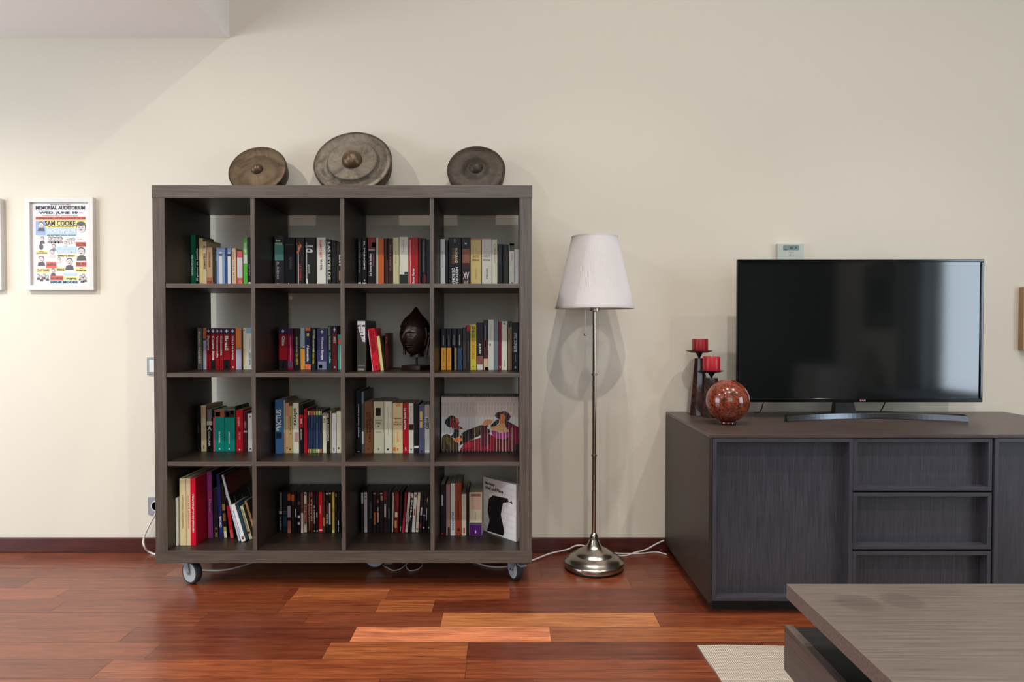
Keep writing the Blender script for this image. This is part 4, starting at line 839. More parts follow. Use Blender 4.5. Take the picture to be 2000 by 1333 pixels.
cell(1, 0, 0.225, [
 (385.4, 394.4, 641, '55594f', 'grey-green book with white lettering', [], [('CUENTOS CORTOS', 'c9b5ac', .15, .92, .5, 'u')]),
 (396.6, 403, 641, '9a98a8', 'thin pale blue-grey book with an orange top', [(.75, 1, 'b5642c'), (.70, .75, '39424c')], []),
 guide(403.3, 411.4, 'Panama', 'dark red travel guide titled Panama', bkf=False),
 guide(412, 421, 'Costa Rica', 'dark red travel guide titled Costa Rica'),
 guide(421.3, 428.6, 'Venezuela', 'dark red travel guide titled Venezuela', bkf=False),
 guide(429, 436, 'Colombia', 'dark red travel guide titled Colombia', bkf=False),
 guide(436.4, 449.4, 'Brasil', 'widest dark red travel guide, titled Brasil'),
 (449.6, 459.7, 641.5, RED, 'dark red travel guide titled Chile', [(.85, 1, '1d2546'), (.035, .075, 'e8e6e4', .4, .65)], [('Chile y la isla de Pascua', 'dfb9b3', .24, .81, .42, 'd'), ('+', 'c9cfe0', .885, .975, .5, 'h')]),
 (460.4, 471.2, 641, '9da0b1', 'pale blue-grey book with a wide orange top', [(.54, 1, 'd96f2e'), (.48, .54, '9a6a3c')], []),
 (471.6, 474.4, 645, '3c1214', 'very thin dark red book', [], []),
 (474.8, 480, 641, 'd3bd9c', 'cream book with a dark spot near its top', [(.93, .96, '2e2a28', .2, .7), (.1, .5, 'c99a5e', .2, .6)], []),
 (480.2, 493.4, 641, 'd5d0bb', 'white book with a blue top at the divider', [(.86, 1, '7d9cb5')], [('EUROPA CENTRAL', '5a7f82', .10, .40, .35, 'd', .6), ('viajes', '9a9684', .5, .8, .15, 'd', .6)]),
])
cell(1, 1, 0.215, [
 (544.2, 561.8, 641.6, RED, 'wide dark red travel guide titled China', [(.85, 1, '1d2546'), (0, .235, '17191a'), (.035, .075, 'e8e6e4', .38, .62), (.055, .20, '8a8a8c', .48, .54)], [('China', 'd9c3bd', .58, .81, .34, 'd', .55), ('+', 'c9cfe0', .885, .975, .3, 'h')]),
 (562.2, 572.6, 642, '86123a', 'glossy magenta-red guide', [(.84, 1, '3c1d4a'), (.05, .2, '5c4460'), (.2, .8, 'c46a84', .42, .56)], []),
 (573.8, 586, 642, '191a18', 'black book with yellow words near its foot', [], [('GRANDES RUTAS', 'a9a08e', .42, .80, .25, 'd'), ('USA OESTE', 'c99a3c', .12, .40, .35, 'd')]),
 (586.8, 595.4, 641, '8796a0', 'blue-grey book with an orange lower half', [(0, .50, 'd9822e'), (.50, .53, '5c3420')], []),
 (595.8, 607.2, 641, '1a2140', 'navy book with orange ends', [(0, .13, 'd9623c'), (.93, 1, 'd9623c'), (.80, .87, 'c9b76a', .3, .7)], [('Alemania', 'd9d9d3', .20, .60, .4, 'd')]),
 (607.6, 616.6, 642, '1c211c', 'black book with yellow-green words', [(.75, .98, '6f7a6a', .5, 1)], [('LOS MEJORES VIAJES', 'c6c4b2', .42, .82, .4, 'd'), ('NUEVA YORK', 'a9a43c', .14, .40, .35, 'd')]),
 (618.8, 639.6, 642, '34365c', 'very wide slate-blue guide titled Western Europe', [(0, .2, '6d7086', .1, .9), (.03, .12, 'b9c0c6', .2, .5)], [('Western Europe', 'c3c6da', .24, .80, .26, 'd', .5), ('+', 'b9bfd2', .87, .97, .25, 'h')]),
 (640, 648.2, 637, '16302e', 'dark green book with white and blue words', [(.78, .98, '5c6350', .05, .6)], [('NORUEGA', 'a9aca2', .45, .76, .3), ('guia', '7fb4b5', .15, .4, .5)]),
 (648.6, 658.6, 637, '5c0d1c', 'dark maroon guide titled Africa', [(.84, 1, '1b1d3c'), (.035, .075, 'e8e6e4', .4, .65)], [('AFRICA', 'dfc3bd', .60, .76, .45, 'd'), ('+', 'c9cfe0', .865, .965, .4, 'h')]),
 (659.4, 667.4, 653.7, '2f8a7a', 'short teal book with an orange-red spot', [(.74, .88, 'd9583c'), (.02, .7, '8fc9a8', .55, .8)], []),
])
cell(1, 2, 0.09, [
 (696.8, 714.6, 626.6, '36332f', 'wide black book with a grey face on its spine', [(.02, .06, '7a7872', .1, .8), (.10, .13, '5c5a55', .1, .9)], [],
  dict(d=.20, side='131313', polys=[('c7c5c0', [(.003, .205), (.0345, .205), (.0345, .120), (.024, .122), (.019, .138), (.012, .160), (.0035, .185)]), ('3a3836', [(.003, .189), (.013, .191), (.012, .183), (.004, .181)]), ('8a8883', [(.015, .195), (.0185, .190), (.018, .165), (.0145, .158)]), ('2c2a29', [(.021, .189), (.034, .191), (.034, .182), (.022, .182)]),
   ('4a4846', [(.013, .160), (.027, .159), (.024, .155), (.016, .156)]), ('3a3635', [(.016, .149), (.031, .148), (.028, .143), (.019, .143)]), ('9c9a95', [(.019, .136), (.032, .134), (.03, .128), (.022, .129)])])),
 (727.2, 741.0, 643, 'b80f26', 'bright red book leaning left', [(0, .98, 'd9a0ac', 0, .1), (.05, .12, '6c0d16', .5, .75)], [('CIUDAD PROHIBIDA', '5c0a14', .42, .96, .3, 'd', .45), ('TRAVESIA', '3c0a10', .45, .96, .22, 'd', .75)], dict(lean=-6.5, d=.13, ds=.03)),
 (743.2, 749.4, 657.5, 'd3bd80', 'slim cream book leaning left with a brown cover', [(0, .02, 'e8e2d4')], [], dict(lean=-6.8, d=.13, ds=.045, side='4a3a20')),
])
_b = make_book(BX0 + cx[2] + 0.116, BY + 0.215, SHZ[1] + 0.0005, 0.014, 0.155, 0.12, '4a1512', 'dark red book standing behind the bright red leaning one, second row, third compartment', 'books in the second row, third compartment', [], [('SOL', 'a0584c', .7, .9, .5)])
cell(1, 3, 0.19, [
 (861.4, 871.6, 642, '0f1016', 'leftmost of two short orange-footed black books', [(0, .54, 'd38a35'), (.60, .83, '6f7076', .4, .55)], [('novela', '9a5c1c', .2, .48, .25, 'u'), ('*', '5c3410', .03, .09, .3, 'h')]),
 (872, 881.8, 642, '0f1016', 'second short orange-footed black book', [(0, .54, 'd08433'), (.60, .83, '6f7076', .4, .55)], [('misterio', '9a5c1c', .2, .48, .25, 'u'), ('*', '5c3410', .03, .09, .3, 'h')]),
 (882.4, 892.4, 642, '0f1016', 'short black book with a mauve and khaki foot', [(0, .54, '7a7458'), (0, .54, '74586f', 0, .5), (.60, .85, '6f7076', .35, .5)], [('*', '43303f', .03, .09, .3, 'h')]),
 (893, 903, 642, '121016', 'short black book with a dark blue foot', [(0, .54, '2b3d57'), (.60, .85, '8f8a90', .35, .5)], []),
 (903.6, 909.4, 640, '241e22', 'thin dark book with a grey frame', [(.03, .97, '6a625f', .8, .95), (.03, .97, '4a4544', .1, .25)], []),
 (909.8, 918.2, 636, '1b1216', 'dark book with a red top', [(.87, 1, 'a00f20', .2, 1), (.2, .65, '6a5a5c', .5, .62)], []),
 (918.6, 930.2, 634, 'd3b545', 'bright yellow book with orange lettering', [], [('LOS FABULOSOS', '4a4020', .70, .96, .55, 'd', .5), ('ESCRITORES', 'c96a28', .24, .68, .45, 'd', .5), ('*', '4a3a18', .04, .09, .3, 'h')]),
 (930.6, 943.8, 630.5, '1d131c', 'dark book with brown and white foot', [(0, .12, 'c9bdb0'), (.12, .30, '7d4d44')], [('AURORA', 'd3d6c9', .34, .56, .35, 'd')]),
 (944.2, 953.2, 625.6, '26262a', 'dark book with a peach foot', [(0, .23, 'd1a67f'), (0, .06, '4f2f26', .3, 1), (.24, .6, '461c1f'), (.45, .9, '6a6f76', .3, .5)], []),
 (953.6, 964.8, 625, 'bcc0b5', 'tall pale green-white book', [], [('o', '4a4d4c', .48, .53, .3, 'h', .35), ('lirica', 'a5a99f', .6, .9, .25)]),
 (965.2, 973.4, 627, '64717a', 'blue-grey book beside the tall pale one', [], []),
 (973.8, 979.2, 629, '74122a', 'thin wine-red book', [(.04, .08, 'd98a96', .3, .8)], []),
 (979.6, 990.6, 628, 'c9bfb3', 'tall white book right of the wine-red one', [(.93, .97, '6b655e', .3, .7)], [('memoria', '8f877e', .05, .2, .25, 'd', .6)]),
 (991.8, 1000.2, 628, '6a5540', 'brown book with a black top', [(.88, 1, '171211')], []),
 (1000.6, 1015.2, 630, '0e0f13', 'wide black book with stacked white capitals', [(.03, .08, '8a8f98', .35, .6), (.16, .34, '7a7f88', .46, .52)], [('BUENOS DIAS', '9aa0a6', .38, .78, .5, 'u', .5)]),
])
cell(2, 0, 0.225, [
 (384.8, 392.2, 793.7, '0e0e0f', 'black book at the left-hand side panel', [], [('Letra', '4a4a4c', .4, .58, .5)]),
 (392.5, 402.8, 792.6, 'c9b391', 'cream book with a small brown stamp', [(.74, .97, 'b59a78'), (.05, .14, '7a5c3c', .4, .65)], [], dict(d=.165, side='8a7a5e')),
 (403.6, 415.2, 800, '121212', 'black book with a grey picture on top', [(.62, .72, 'b9b5a3'), (.72, 1, '6d6770', .1, .9)], [('A', 'c9c6bd', .50, .60, .7, 'h'), ('CORUNA', 'b5b3aa', .12, .48, .35, 'd', .45)]),
 (416, 438.2, 801.6, '00786c', 'wide teal book with a red flower picture', [(.82, 1, '8d4a2c'), (.84, .96, 'b32a20', .2, .65), (.0, 1, 'b34a5c', 0, .14)], [('ISABEL', 'a9d3c8', .18, .48, .14, 'd', .58), ('.', 'd3e5dd', .04, .08, .12, 'h', .58)]),
 (438.6, 458.6, 801.6, '00766b', 'wide teal book with a dark portrait picture', [(.82, 1, '2a1a16'), (.84, .95, 'a9a196', .15, .45), (.9, 1, 'a9683c', .6, .9)], [('AFRICANA', 'a9d3c8', .18, .48, .14, 'd', .45), ('.', 'd3e5dd', .04, .08, .12, 'h', .45)]),
 (458.8, 460.8, 794, '08301c', 'very thin dark green book beside the teal ones', [], []),
 (461, 474.8, 801, 'a30a1e', 'bright red book with pink lettering', [(.02, .06, 'e0b3b3', .35, .6)], [('LA REINA', 'd3898a', .60, .82, .3, 'd', .4), ('DEL SUR', 'c9737a', .28, .46, .3, 'd', .5), ('o', '4f0d14', .48, .56, .35, 'h')]),
 (475.2, 483.4, 804, '3b1620', 'dark maroon book with a pale stripe', [(.47, .52, '9a868c')], [('LIBRO', '9a7c84', .58, .75, .45)]),
 (483.8, 493.9, 808.4, 'd1c9bd', 'short white book with two dark dots', [(.045, .085, '2a2624', .35, .65), (.90, .94, '2a2624', .35, .65)], []),
])
cell(2, 1, 0.185, [
 (537.2, 552.2, 781.4, '35597f', 'tall blue book with large white capitals', [(.28, .40, '16283c', .1, .9), (.42, .46, '9db06a', .15, .5)], [('VICTUS', 'd9dfe2', .46, .82, .72, 'u')], dict(d=.17, ds=-.01, side='274060')),
 (552.4, 557, 781.8, '8fa08c', 'tall thin grey-green book with an ochre foot', [(0, .38, '9a7550')], [], dict(d=.165, side='7c6c4e')),
 (557.2, 563.9, 787.6, 'd39a72', 'salmon-coloured slim book', [(.74, 1, 'c9806a'), (.09, .12, '6b3420', .3, .7)], []),
 (564, 570.8, 793.7, 'b59f6a', 'olive-tan slim book', [(.06, .10, '4a3a20', .1, .6)], [('LA LUZ', '6b5a35', .4, .8, .35, 'u')]),
 (571.2, 583.6, 787.6, 'cfc4ac', 'white book with large black vertical capitals', [(.22, .42, 'a08480', .3, 1)], [('PASAJES', '2f2b29', .56, .90, .55, 'u')], dict(d=.16, side='80705a')),
 (584, 592.8, 789.5, '100e0f', 'black book with a red label', [(.51, .78, 'a80f22', .03, .97)], [('XI', 'eadad6', .60, .70, .35, 'h'), ('BIOGRAFIA', '9a9a98', .27, .49, .3)], dict(d=.165)),
 (593.2, 600, 799.4, '8d0a24', 'crimson slim book', [], []),
] , 0.15)
_cols = ['c9c08a', '8a8f66', 'b3503c', 'c9684a', 'c9a05c', '8a9a4a', '7aa04a', 'b3c08a', '8fa06a']
_ord = ['first', 'second', 'third', 'fourth', 'fifth', 'sixth', 'seventh', 'eighth', 'ninth']
cell(2, 1, 0.19, [(601 + i * 3.15, 601 + (i + 1) * 3.15 - 0.25, 803.3, '1c2a45', '%s from left of nine slim navy booklets' % _ord[i], [(.90, 1, _cols[i]), (0, .095, _cols[(i + 3) % 9]), (.12, .88, '5a7390', 0, .2)], [], dict(d=.13)) for i in range(9)], gname='slim navy booklets with coloured ends')
cell(2, 1, 0.19, [
 (629.8, 637.4, 807.8, 'cfc3a9', 'short cream book right of the navy booklets', [(.93, 1, '8a8478')], [('ARTE', '5a5448', .76, .88, .5)]),
 (637.8, 644.2, 804, '1a1818', 'black slim book with pale capitals', [], [('LA ROMANTICA', 'b9b3a3', .28, .8, .5), ('i', 'b9b3a3', .84, .95, .4, 'h')]),
 (644.6, 647.8, 804, '8a8360', 'very thin olive-grey book', [], []),
 (648.2, 656.8, 807.8, 'd5ccc3', 'bright white short book', [(.04, .14, '7a7468', .25, .6)], []),
 (657.6, 666.4, 803.9, 'c9bfa6', 'ivory book at the divider', [(.09, .14, '35302c', .2, .6)], []),
])
cell(2, 2, 0.185, [
 (690.6, 705, 763, '0b0c0e', 'tallest black book with small white capitals', [(.025, .035, '9a9a9a', .3, .8)], [('HAMPSTEAD KARO', 'a3a9ad', .26, .78, .22, 'd', .55)], dict(d=.18, ds=-.01, hard=True)),
 (705.4, 711, 765, '46504c', 'tall thin grey-green book with white patches', [(.15, .35, 'b9bdb5', .1, .8), (.8, 1, '6a7486')], [], dict(d=.18, side='32363c')),
 (711.4, 728.2, 784.8, '6f4a2e', 'wide brown book with dark capitals', [], [('DIARIO DE', '3a2012', .40, .80, .26, 'u', .35), ('UN MUNDO', '3a2012', .22, .80, .26, 'u', .66), ('o', '3a2012', .06, .1, .15, 'h')]),
 (729.4, 749.4, 784.8, 'cdbfa4', 'wide cream book with a black square', [(.72, .88, '211510', .22, .72)], [('CANTOS', '7a6a55', .62, .65, .7, 'h'), ('POEMA', '7a6a55', .56, .60, .55, 'h'), ('v', '2f2620', .50, .54, .2, 'h'), ('relatos', '9a8c74', .40, .43, .6, 'h'), ('a', '7a6a55', .06, .1, .15, 'h')], dict(d=.165)),
 (750.4, 765.6, 784.8, 'cfc2af', 'plain cream book right of the one with the black square', [(.05, .09, '332a24', .3, .6)], [('cancionero', 'a99c8a', .35, .9, .12, 'u')], dict(d=.165)),
 (767, 786.6, 787.8, 'cdb088', 'wide peach book with orange foot', [(.04, .12, 'b9683c', 0, .3), (.93, 1, 'c9804a', .3, .8)], [('MARIA', '6a4a35', .68, .71, .75, 'h'), ('BARCA', '9a7450', .60, .64, .8, 'h'), ('NUEVA', '6a4a35', .56, .59, .8, 'h'), ('OTONO', 'b98050', .22, .42, .13, 'd'), ('a', '9a6a35', .05, .1, .15, 'h')]),
 (787.4, 797.8, 788, '9a0a1a', 'deep red book with white lettering', [], [('La carta secreta', 'ecd5d0', .47, .9, .45, 'd', .4), ('edi', 'd9a5a5', .05, .12, .3)]),
 (798.2, 807.8, 788, 'cfc6b5', 'white book with a dark brown band', [(.46, .58, '3a1c12')], [('MAR', 'a59c8c', .66, .95, .25, 'd', .5), ('v', '1f1a18', .05, .09, .4, 'h')]),
 (808.2, 817.8, 789, '120d0f', 'black book with a small white label near its foot', [(.10, .15, 'cfcdc4')], []),
 (818.2, 828.6, 791.4, '4a4d66', 'slate blue book with a yellow label', [(.52, .87, 'c9a55c', .15, .65), (.66, .68, '6a4a25', .15, .65), (.02, .06, '14161f', .3, .6)], []),
 (829.6, 839.4, 791.4, 'a5a5a3', 'grey and white book with black brush marks', [(.75, 1, '8f7f7a'), (.02, .06, 'd9d9d5')], [('GEISHA', '222423', .5, .74, .7, 'u')]),
 (839.8, 842.2, 794, '3f5c3c', 'very thin green book at the divider', [], []),
])
# the illustrated set: one picture runs over all the spines
ILL = [  # colour, outline in the frame of the whole set (pixels of a 1777 x 1333 crop)
 ('8a8078', [(70, 70), (1725, 70), (1725, 500), (70, 500)]),
 ('1c1614', [(95, 640), (120, 560), (190, 500), (235, 470), (300, 480), (330, 520), (400, 540), (300, 640), (220, 750), (160, 720)]),
 ('7a2418', [(220, 560), (300, 530), (400, 560), (415, 640), (395, 700), (480, 740), (520, 780), (400, 770), (260, 760), (215, 680)]),
 ('b35a3c', [(330, 530), (395, 545), (405, 620), (360, 640), (330, 590)]),
 ('1a1210', [(240, 590), (290, 600), (330, 560), (340, 580), (290, 640), (250, 620)]),
 ('16110f', [(300, 770), (400, 780), (420, 860), (480, 960), (420, 1040), (280, 960), (240, 920), (300, 850)]),
 ('3a2c12', [(30, 980), (60, 910), (160, 880), (250, 930), (320, 1040), (400, 1080), (400, 1260), (20, 1260)]),
 ('5a4a1c', [(90, 960), (160, 940), (200, 1020), (230, 1140), (160, 1120), (110, 1040)]),
 ('18140e', [(460, 870), (600, 790), (760, 740), (900, 680), (980, 700), (900, 900), (700, 1000), (500, 1100), (400, 1150), (470, 960)]),
 ('4a3d1c', [(700, 760), (880, 690), (900, 760), (820, 880), (720, 900)]),
 ('7c0f22', [(520, 1080), (700, 1010), (900, 960), (1120, 900), (1250, 960), (1250, 1255), (420, 1255)]),
 ('a01432', [(540, 1100), (700, 1060), (760, 1100), (700, 1180), (520, 1190)]),
 ('4a0f28', [(900, 720), (1050, 680), (1100, 820), (1100, 1100), (900, 1200), (880, 900)]),
 ('c9683c', [(280, 1000), (370, 960), (430, 920), (440, 960), (480, 970), (480, 1030), (420, 1060), (330, 1060)]),
 ('c98055', [(920, 680), (960, 600), (1020, 560), (1100, 560), (1160, 590), (1120, 650), (1040, 690)]),
 ('d9cfc6', [(1030, 720), (1100, 720), (1060, 780)]), ('d9cfc6', [(1075, 870), (1120, 820), (1110, 900)]),
 ('1c1412', [(1110, 690), (1180, 620), (1250, 560), (1300, 560), (1290, 640), (1200, 720), (1120, 740)]),
 ('2a1614', [(1200, 480), (1240, 410), (1330, 390), (1420, 370), (1520, 430), (1555, 500), (1520, 580), (1440, 620), (1400, 600), (1260, 540)]),
 ('c96a3c', [(1330, 440), (1400, 440), (1440, 500), (1420, 600), (1420, 680), (1300, 690), (1320, 560)]),
 ('1a1214', [(1420, 620), (1500, 600), (1560, 640), (1700, 720), (1725, 740), (1725, 1255), (1250, 1255), (1250, 980), (1480, 900), (1520, 800), (1430, 720)]),
 ('6a1230', [(1480, 640), (1600, 680), (1725, 740), (1725, 1100), (1500, 1100), (1500, 800)]),
 ('d9925c', [(1120, 720), (1180, 720), (1310, 660), (1420, 640), (1440, 720), (1530, 820), (1380, 850), (1160, 800), (1110, 770)]),
 ('8a2a6c', [(1120, 800), (1240, 820), (1310, 860), (1400, 850), (1530, 830), (1540, 930), (1400, 1010), (1250, 980), (1150, 920)]),
 ('5a0d1c', [(1180, 1000), (1400, 1030), (1640, 1000), (1640, 1255), (1180, 1255)]),
 ('0d0a0a', [(10, 1255), (1725, 1255), (1725, 1290), (10, 1290)]),
]
Ys = BY + 0.20; YB2 = SHZ[2] + 0.0004
xa = inv(861.2, 820, Ys)[0]; xb = min(inv(1015.3, 820, Ys)[0], BX0 + BW - BT - 0.0005); hh = inv(930, 775.8, Ys)[2] - YB2; NV = 25; tw = (xb - xa) / NV
nth = ['first', 'second', 'third', 'fourth', 'fifth', 'sixth', 'seventh', 'eighth', 'ninth', 'tenth', 'eleventh', 'twelfth', 'thirteenth', 'fourteenth', 'fifteenth', 'sixteenth', 'seventeenth', 'eighteenth', 'nineteenth', 'twentieth', 'twenty-first', 'twenty-second', 'twenty-third', 'twenty-fourth', 'last']
for i in range(NV):
    a = i * tw; b_ = a + tw; pol = []
    for hx, P in ILL:
        Q = [((p[0] - 12) / 1715 * (xb - xa), (1290 - p[1]) / 1225 * hh) for p in P]
        if hx == '8a8078': continue
        Q = clip_x(Q, a + 0.0004, b_ - 0.0006)
        if len(Q) > 2: pol.append((hx, [(q[0] - a, q[1]) for q in Q]))
    wide = i in (5, 10, 12, 14, 17, 18, 19, 20, 21, 22)
    # pale edge lines of single volumes
    if wide: pol.append(('d0b5a5', [(tw * .80, .02 * hh), (tw * .93, .02 * hh), (tw * .93, .45 * hh), (tw * .80, .45 * hh)]))
    random.seed(i)
    make_book(xa + a, Ys, YB2, tw - 0.00025, hh, 0.145, 'cfc6bc', 'slim white volume, %s from the left in the illustrated set, third row, fourth compartment' % nth[i], 'set of slim white volumes sharing one painted picture',
              [(.64, 1, 'b9aea4')], [('Vol', '9a8c86', .84, .90, .55), ('cancion', 'a3928c', .74 - 0.02 * (i % 3), .82, .45)], kind='book', polys=pol)
# z-order of the picture's layers is kept by their build order
cell(3, 0, 0.060, [(339.4, 346.8, 973.8, 'cdc0ae', 'short cream-white book nearest the front edge', [], [], dict(d=.13))])
cell(3, 0, 0.062, [
 (347, 362.6, 935, 'cbb48a', 'wide cream book at the left side', [], [('HISTORIA UNIVERSAL', '8a7550', .25, .75, .2, 'd', .55)], dict(d=.25, hard=True)),
 (363, 371.8, 935, 'd0ac8c', 'pinkish cream book beside the red one', [(0, 1, '9a7a5c', .0, .1)], [('ATLAS HISTORICO', 'b97565', .25, .75, .3, 'd', .6)], dict(d=.25)),
 (372, 381.8, 935, 'b30f28', 'tall red book with white lettering and visible cover', [], [('HISTORIA DE LA LITERATURA', 'ecc4c0', .2, .77, .32, 'u', .55)], dict(d=.25, side='7d0a18', hard=True)),
], start=0.0152)
_red_end = [o for o in bpy.data.objects if o.get('label', '').startswith('tall red book')][0]
G3 = 'books in the bottom row, first compartment'; L3 = ', bottom row, first compartment'
_prev = []
def chain(x, a, t, h, Y, d):
    # books lean on their left-hand neighbours: never deeper than the neighbour's cover lets them
    for (px_, pa, pt_, ph, pY, pd) in _prev:
        if Y < pY + pd and pY < Y + d:
            zm = min(ph * math.cos(pa) + pt_ * math.sin(pa), h * math.cos(a))
            a = min(a, math.atan(math.tan(pa) + (x - px_ - pt_ / math.cos(pa) - 0.0006) / zm))
    _prev.append((x, a, t, h, Y, d)); return a
_prev.append((_red_end.location.x, 0.0, _red_end.dimensions.x, 0.27, BY + 0.062, 0.25))
def leaner(px, pyb, pxt, pyt, tpx, Y, d, col, look, bands=(), texts=(), **kw):
    z = SHZ[3] + 0.0005; x, _, _ = inv(px, pyb, Y); xt, _, zt = inv(pxt, pyt, Y); a = math.atan2(x - xt, zt - z); t = tpx * Y / F_PX * math.cos(a)
    h = math.hypot(x - xt, zt - z)
    a = chain(x, a, t, h, Y, d)
    # turned about its lower left corner, the lower right corner lifts: it rests on the lower left edge
    return make_book(x, Y, z, t, h, d, col, look + L3, G3, bands, texts, (0, -a, 0), 'book', **kw)
leaner(406.4, 1051.6, 399.4, 921.5, 9.5, BY + .16, .20, '7a3468', 'tall purple book leaning left', [(.55, .72, '94386a'), (.72, .98, '84407c')], [('Hogar', 'b98aa8', .38, .58, .5)], side='1b1a22')
leaner(417.4, 1051.6, 411.0, 955, 9.0, BY + .165, .17, '23242c', 'dark patterned book right of the purple one', [(.0, .2, '6a5a40', .3, .9), (.1, .16, 'a02c28', .2, .8)], [], side='2c2c34')
leaner(428.6, 1051.6, 413.4, 928, 7.5, BY + .16, .20, '23285a', 'navy blue book leaning left', [], [('WORD', 'ccd0e2', .16, .34, .6, 'd')], side='14162c')
leaner(437.4, 1052, 421.5, 946, 6.6, BY + .16, .18, '1c1a16', 'dark book with a yellow-green foot', [(0, .12, 'c9bd9a'), (.12, .2, '8a9a3c'), (.5, .62, '8a7434'), (.3, .45, '6a4a28')], [], side='141414')
leaner(449.8, 1052.5, 424.0, 934, 7.6, BY + .155, .20, '181214', 'black and red book leaning left', [(.0, .14, 'b8433e'), (.14, .52, 'a81820')], [('GUERRA', 'b5b0a6', .66, .95, .5, 'd')], side='181014')
def pic(g, t, h, d, bm_):
    x = t + 0.0002
    def q(u0, v0, u1, v1, hx): g.add([(x, u0 * d, v0 * h), (x, u1 * d, v0 * h), (x, u1 * d, v1 * h), (x, u0 * d, v1 * h)], [(0, 1, 2, 3)], bm_(hx))
    q(.03, .70, .45, .97, '5a2420'); q(.45, .72, .97, .97, '5c2a14')
    for k in range(9): q(.05 + .1 * k, .42 + .03 * (k % 3), .11 + .1 * k, .60 + .04 * (k % 2), ['3a3a38', '5c5850', '26262a'][k % 3])
leaner(465.8, 1059.5, 426.6, 930.5, 4.6, BY + .115, .245, '9aa3a6', 'large dark picture book leaning with its cover visible', [], [], side='0d0d0f', cover=pic)
leaner(471.5, 1060.4, 448.4, 988.5, 9.4, BY + .105, .14, 'cdd5e2', 'slim white book with a blue cover leaning left', [(.0, .98, 'eef0f4', .1, .5), (.05, .14, '9a3c44', .3, .8)], [('ESPANA POSTAL', '55608a', .2, .85, .22, 'd', .3)], side='34596e')
leaner(487.0, 1055.5, 468.2, 990, 6.2, BY + .135, .15, 'cfbb94', 'slim cream book with dark red band leaning', [(.17, .24, '6b1a1c')], [('DICCIONARIO', '6a5038', .27, .9, .4)], side='54493c')
leaner(499.0, 1056, 477.0, 980, 4.6, BY + .15, .15, 'a5835a', 'tan book leaning behind the divider', [], [('cine', '6a5038', .5, .8, .4)], side='4c3a28')
DVD = [  # x0, x1, base, look, bands, texts
 (544.6, 551.4, '17171a', 'grey-lettered black disc case at left', [(.45, .53, '9a948c'), (.55, .97, '6d6a68', .45, .9)], [('X-MEN', '7a7876', .08, .4, .5)]),
 (552, 560.6, '14181c', 'black disc case with a teal foot', [(.15, .4, '1c3440'), (.46, .47, '8a8a8c'), (.51, .52, '8a8a8c')], []),
 (561, 568.4, '1a1014', 'disc case with pale red foot and orange top', [(0, .30, 'a0574e'), (.38, .65, '9a8a96'), (.78, .95, 'a8481c', .1, 1)], []),
 (568.8, 575.4, '20120e', 'dark disc case with an orange face on top', [(.76, .92, 'a8521c')], []),
 (575.8, 580.2, '121214', 'black disc case with short white label', [(.38, .58, 'b9b3ac', .1, .7)], []),
 (580.6, 586.8, '151114', 'black disc case with white numerals', [(.68, .76, '5a4448')], [('11', 'c4c4c6', .2, .42, .7)]),
 (587.2, 592.8, '4f302a', 'brown disc case with a white foot', [(0, .48, 'b3a39a'), (.6, .95, '5c3c38')], []),
 (593.2, 599.6, 'b5a590', 'cream disc case with red lettering', [(.22, .7, 'a06a5c')], [('PULP FICTION', '4a1a16', .2, .7, .6), ('oo', '3a2f2a', .9, .95, .6, 'h')]),
 (600, 605.4, '2c1812', 'dark brown disc case with a cream line', [(.06, .98, 'a38c74', .8, .95)], [('REBELDE', '8a4c34', .25, .7, .5)]),
 (605.8, 611.4, '4a1614', 'red-brown disc case with pink lettering', [(.88, .98, '7a3a2c')], [('DRACULA', 'c98a80', .28, .82, .55, 'u')]),
 (611.8, 616.4, '121214', 'black disc case with white capitals', [(.03, .06, 'b0b0b0', .2, .9)], [('EL PADRINO', 'b3b3b0', .22, .66, .5)]),
 (616.8, 621.6, '2c1014', 'maroon disc case with a small white mark', [(.38, .50, 'a8a4a0', .2, .7), (.03, .06, 'b0b0b0', .2, .9)], []),
 (622, 630.2, 'b00f22', 'brightest red disc case', [(.46, .66, 'd68a84', .35, .55), (.05, .08, 'd9b0a8')], []),
 (630.6, 635.6, '4f2c18', 'brown disc case with an orange foot', [(.16, .38, 'c9742c')], []),
 (636, 641.4, '141214', 'black disc case with red and white lettering', [(.93, .97, 'b3b0ac', .1, .9)], [('ROJO', '8a2024', .48, .66, .5), ('CINE', 'b3b0ac', .22, .46, .5)]),
 (641.8, 647.2, '18121a', 'black disc case with a long white label', [(.20, .72, 'b9aca8', .1, .7), (.93, .97, 'b3b0ac', .1, .9)], []),
 (647.6, 654, 'ab934c', 'mustard yellow disc case', [(.0, .07, 'cfc27a'), (.5, .6, '8f7c30')], []),
 (654.4, 658.4, '16131a', 'black disc case with thin grey lettering', [(.88, .96, '8a8690', .2, .8), (.3, .7, '4f4a5a', .3, .6)], []),
 (658.8, 663.6, '0e0e10', 'black disc case with a small white figure', [(.18, .30, 'c4c4c4', .2, .6), (.02, .16, 'b4b4b4', .3, .5)], []),
]
cell(3, 1, 0.225, [(a, b_, 960.4 + (i % 3) * 0.3, c, l, bd, tx, {}) for i, (a, b_, c, l, bd, tx) in enumerate(DVD)], 0.135, 'dvd_case')
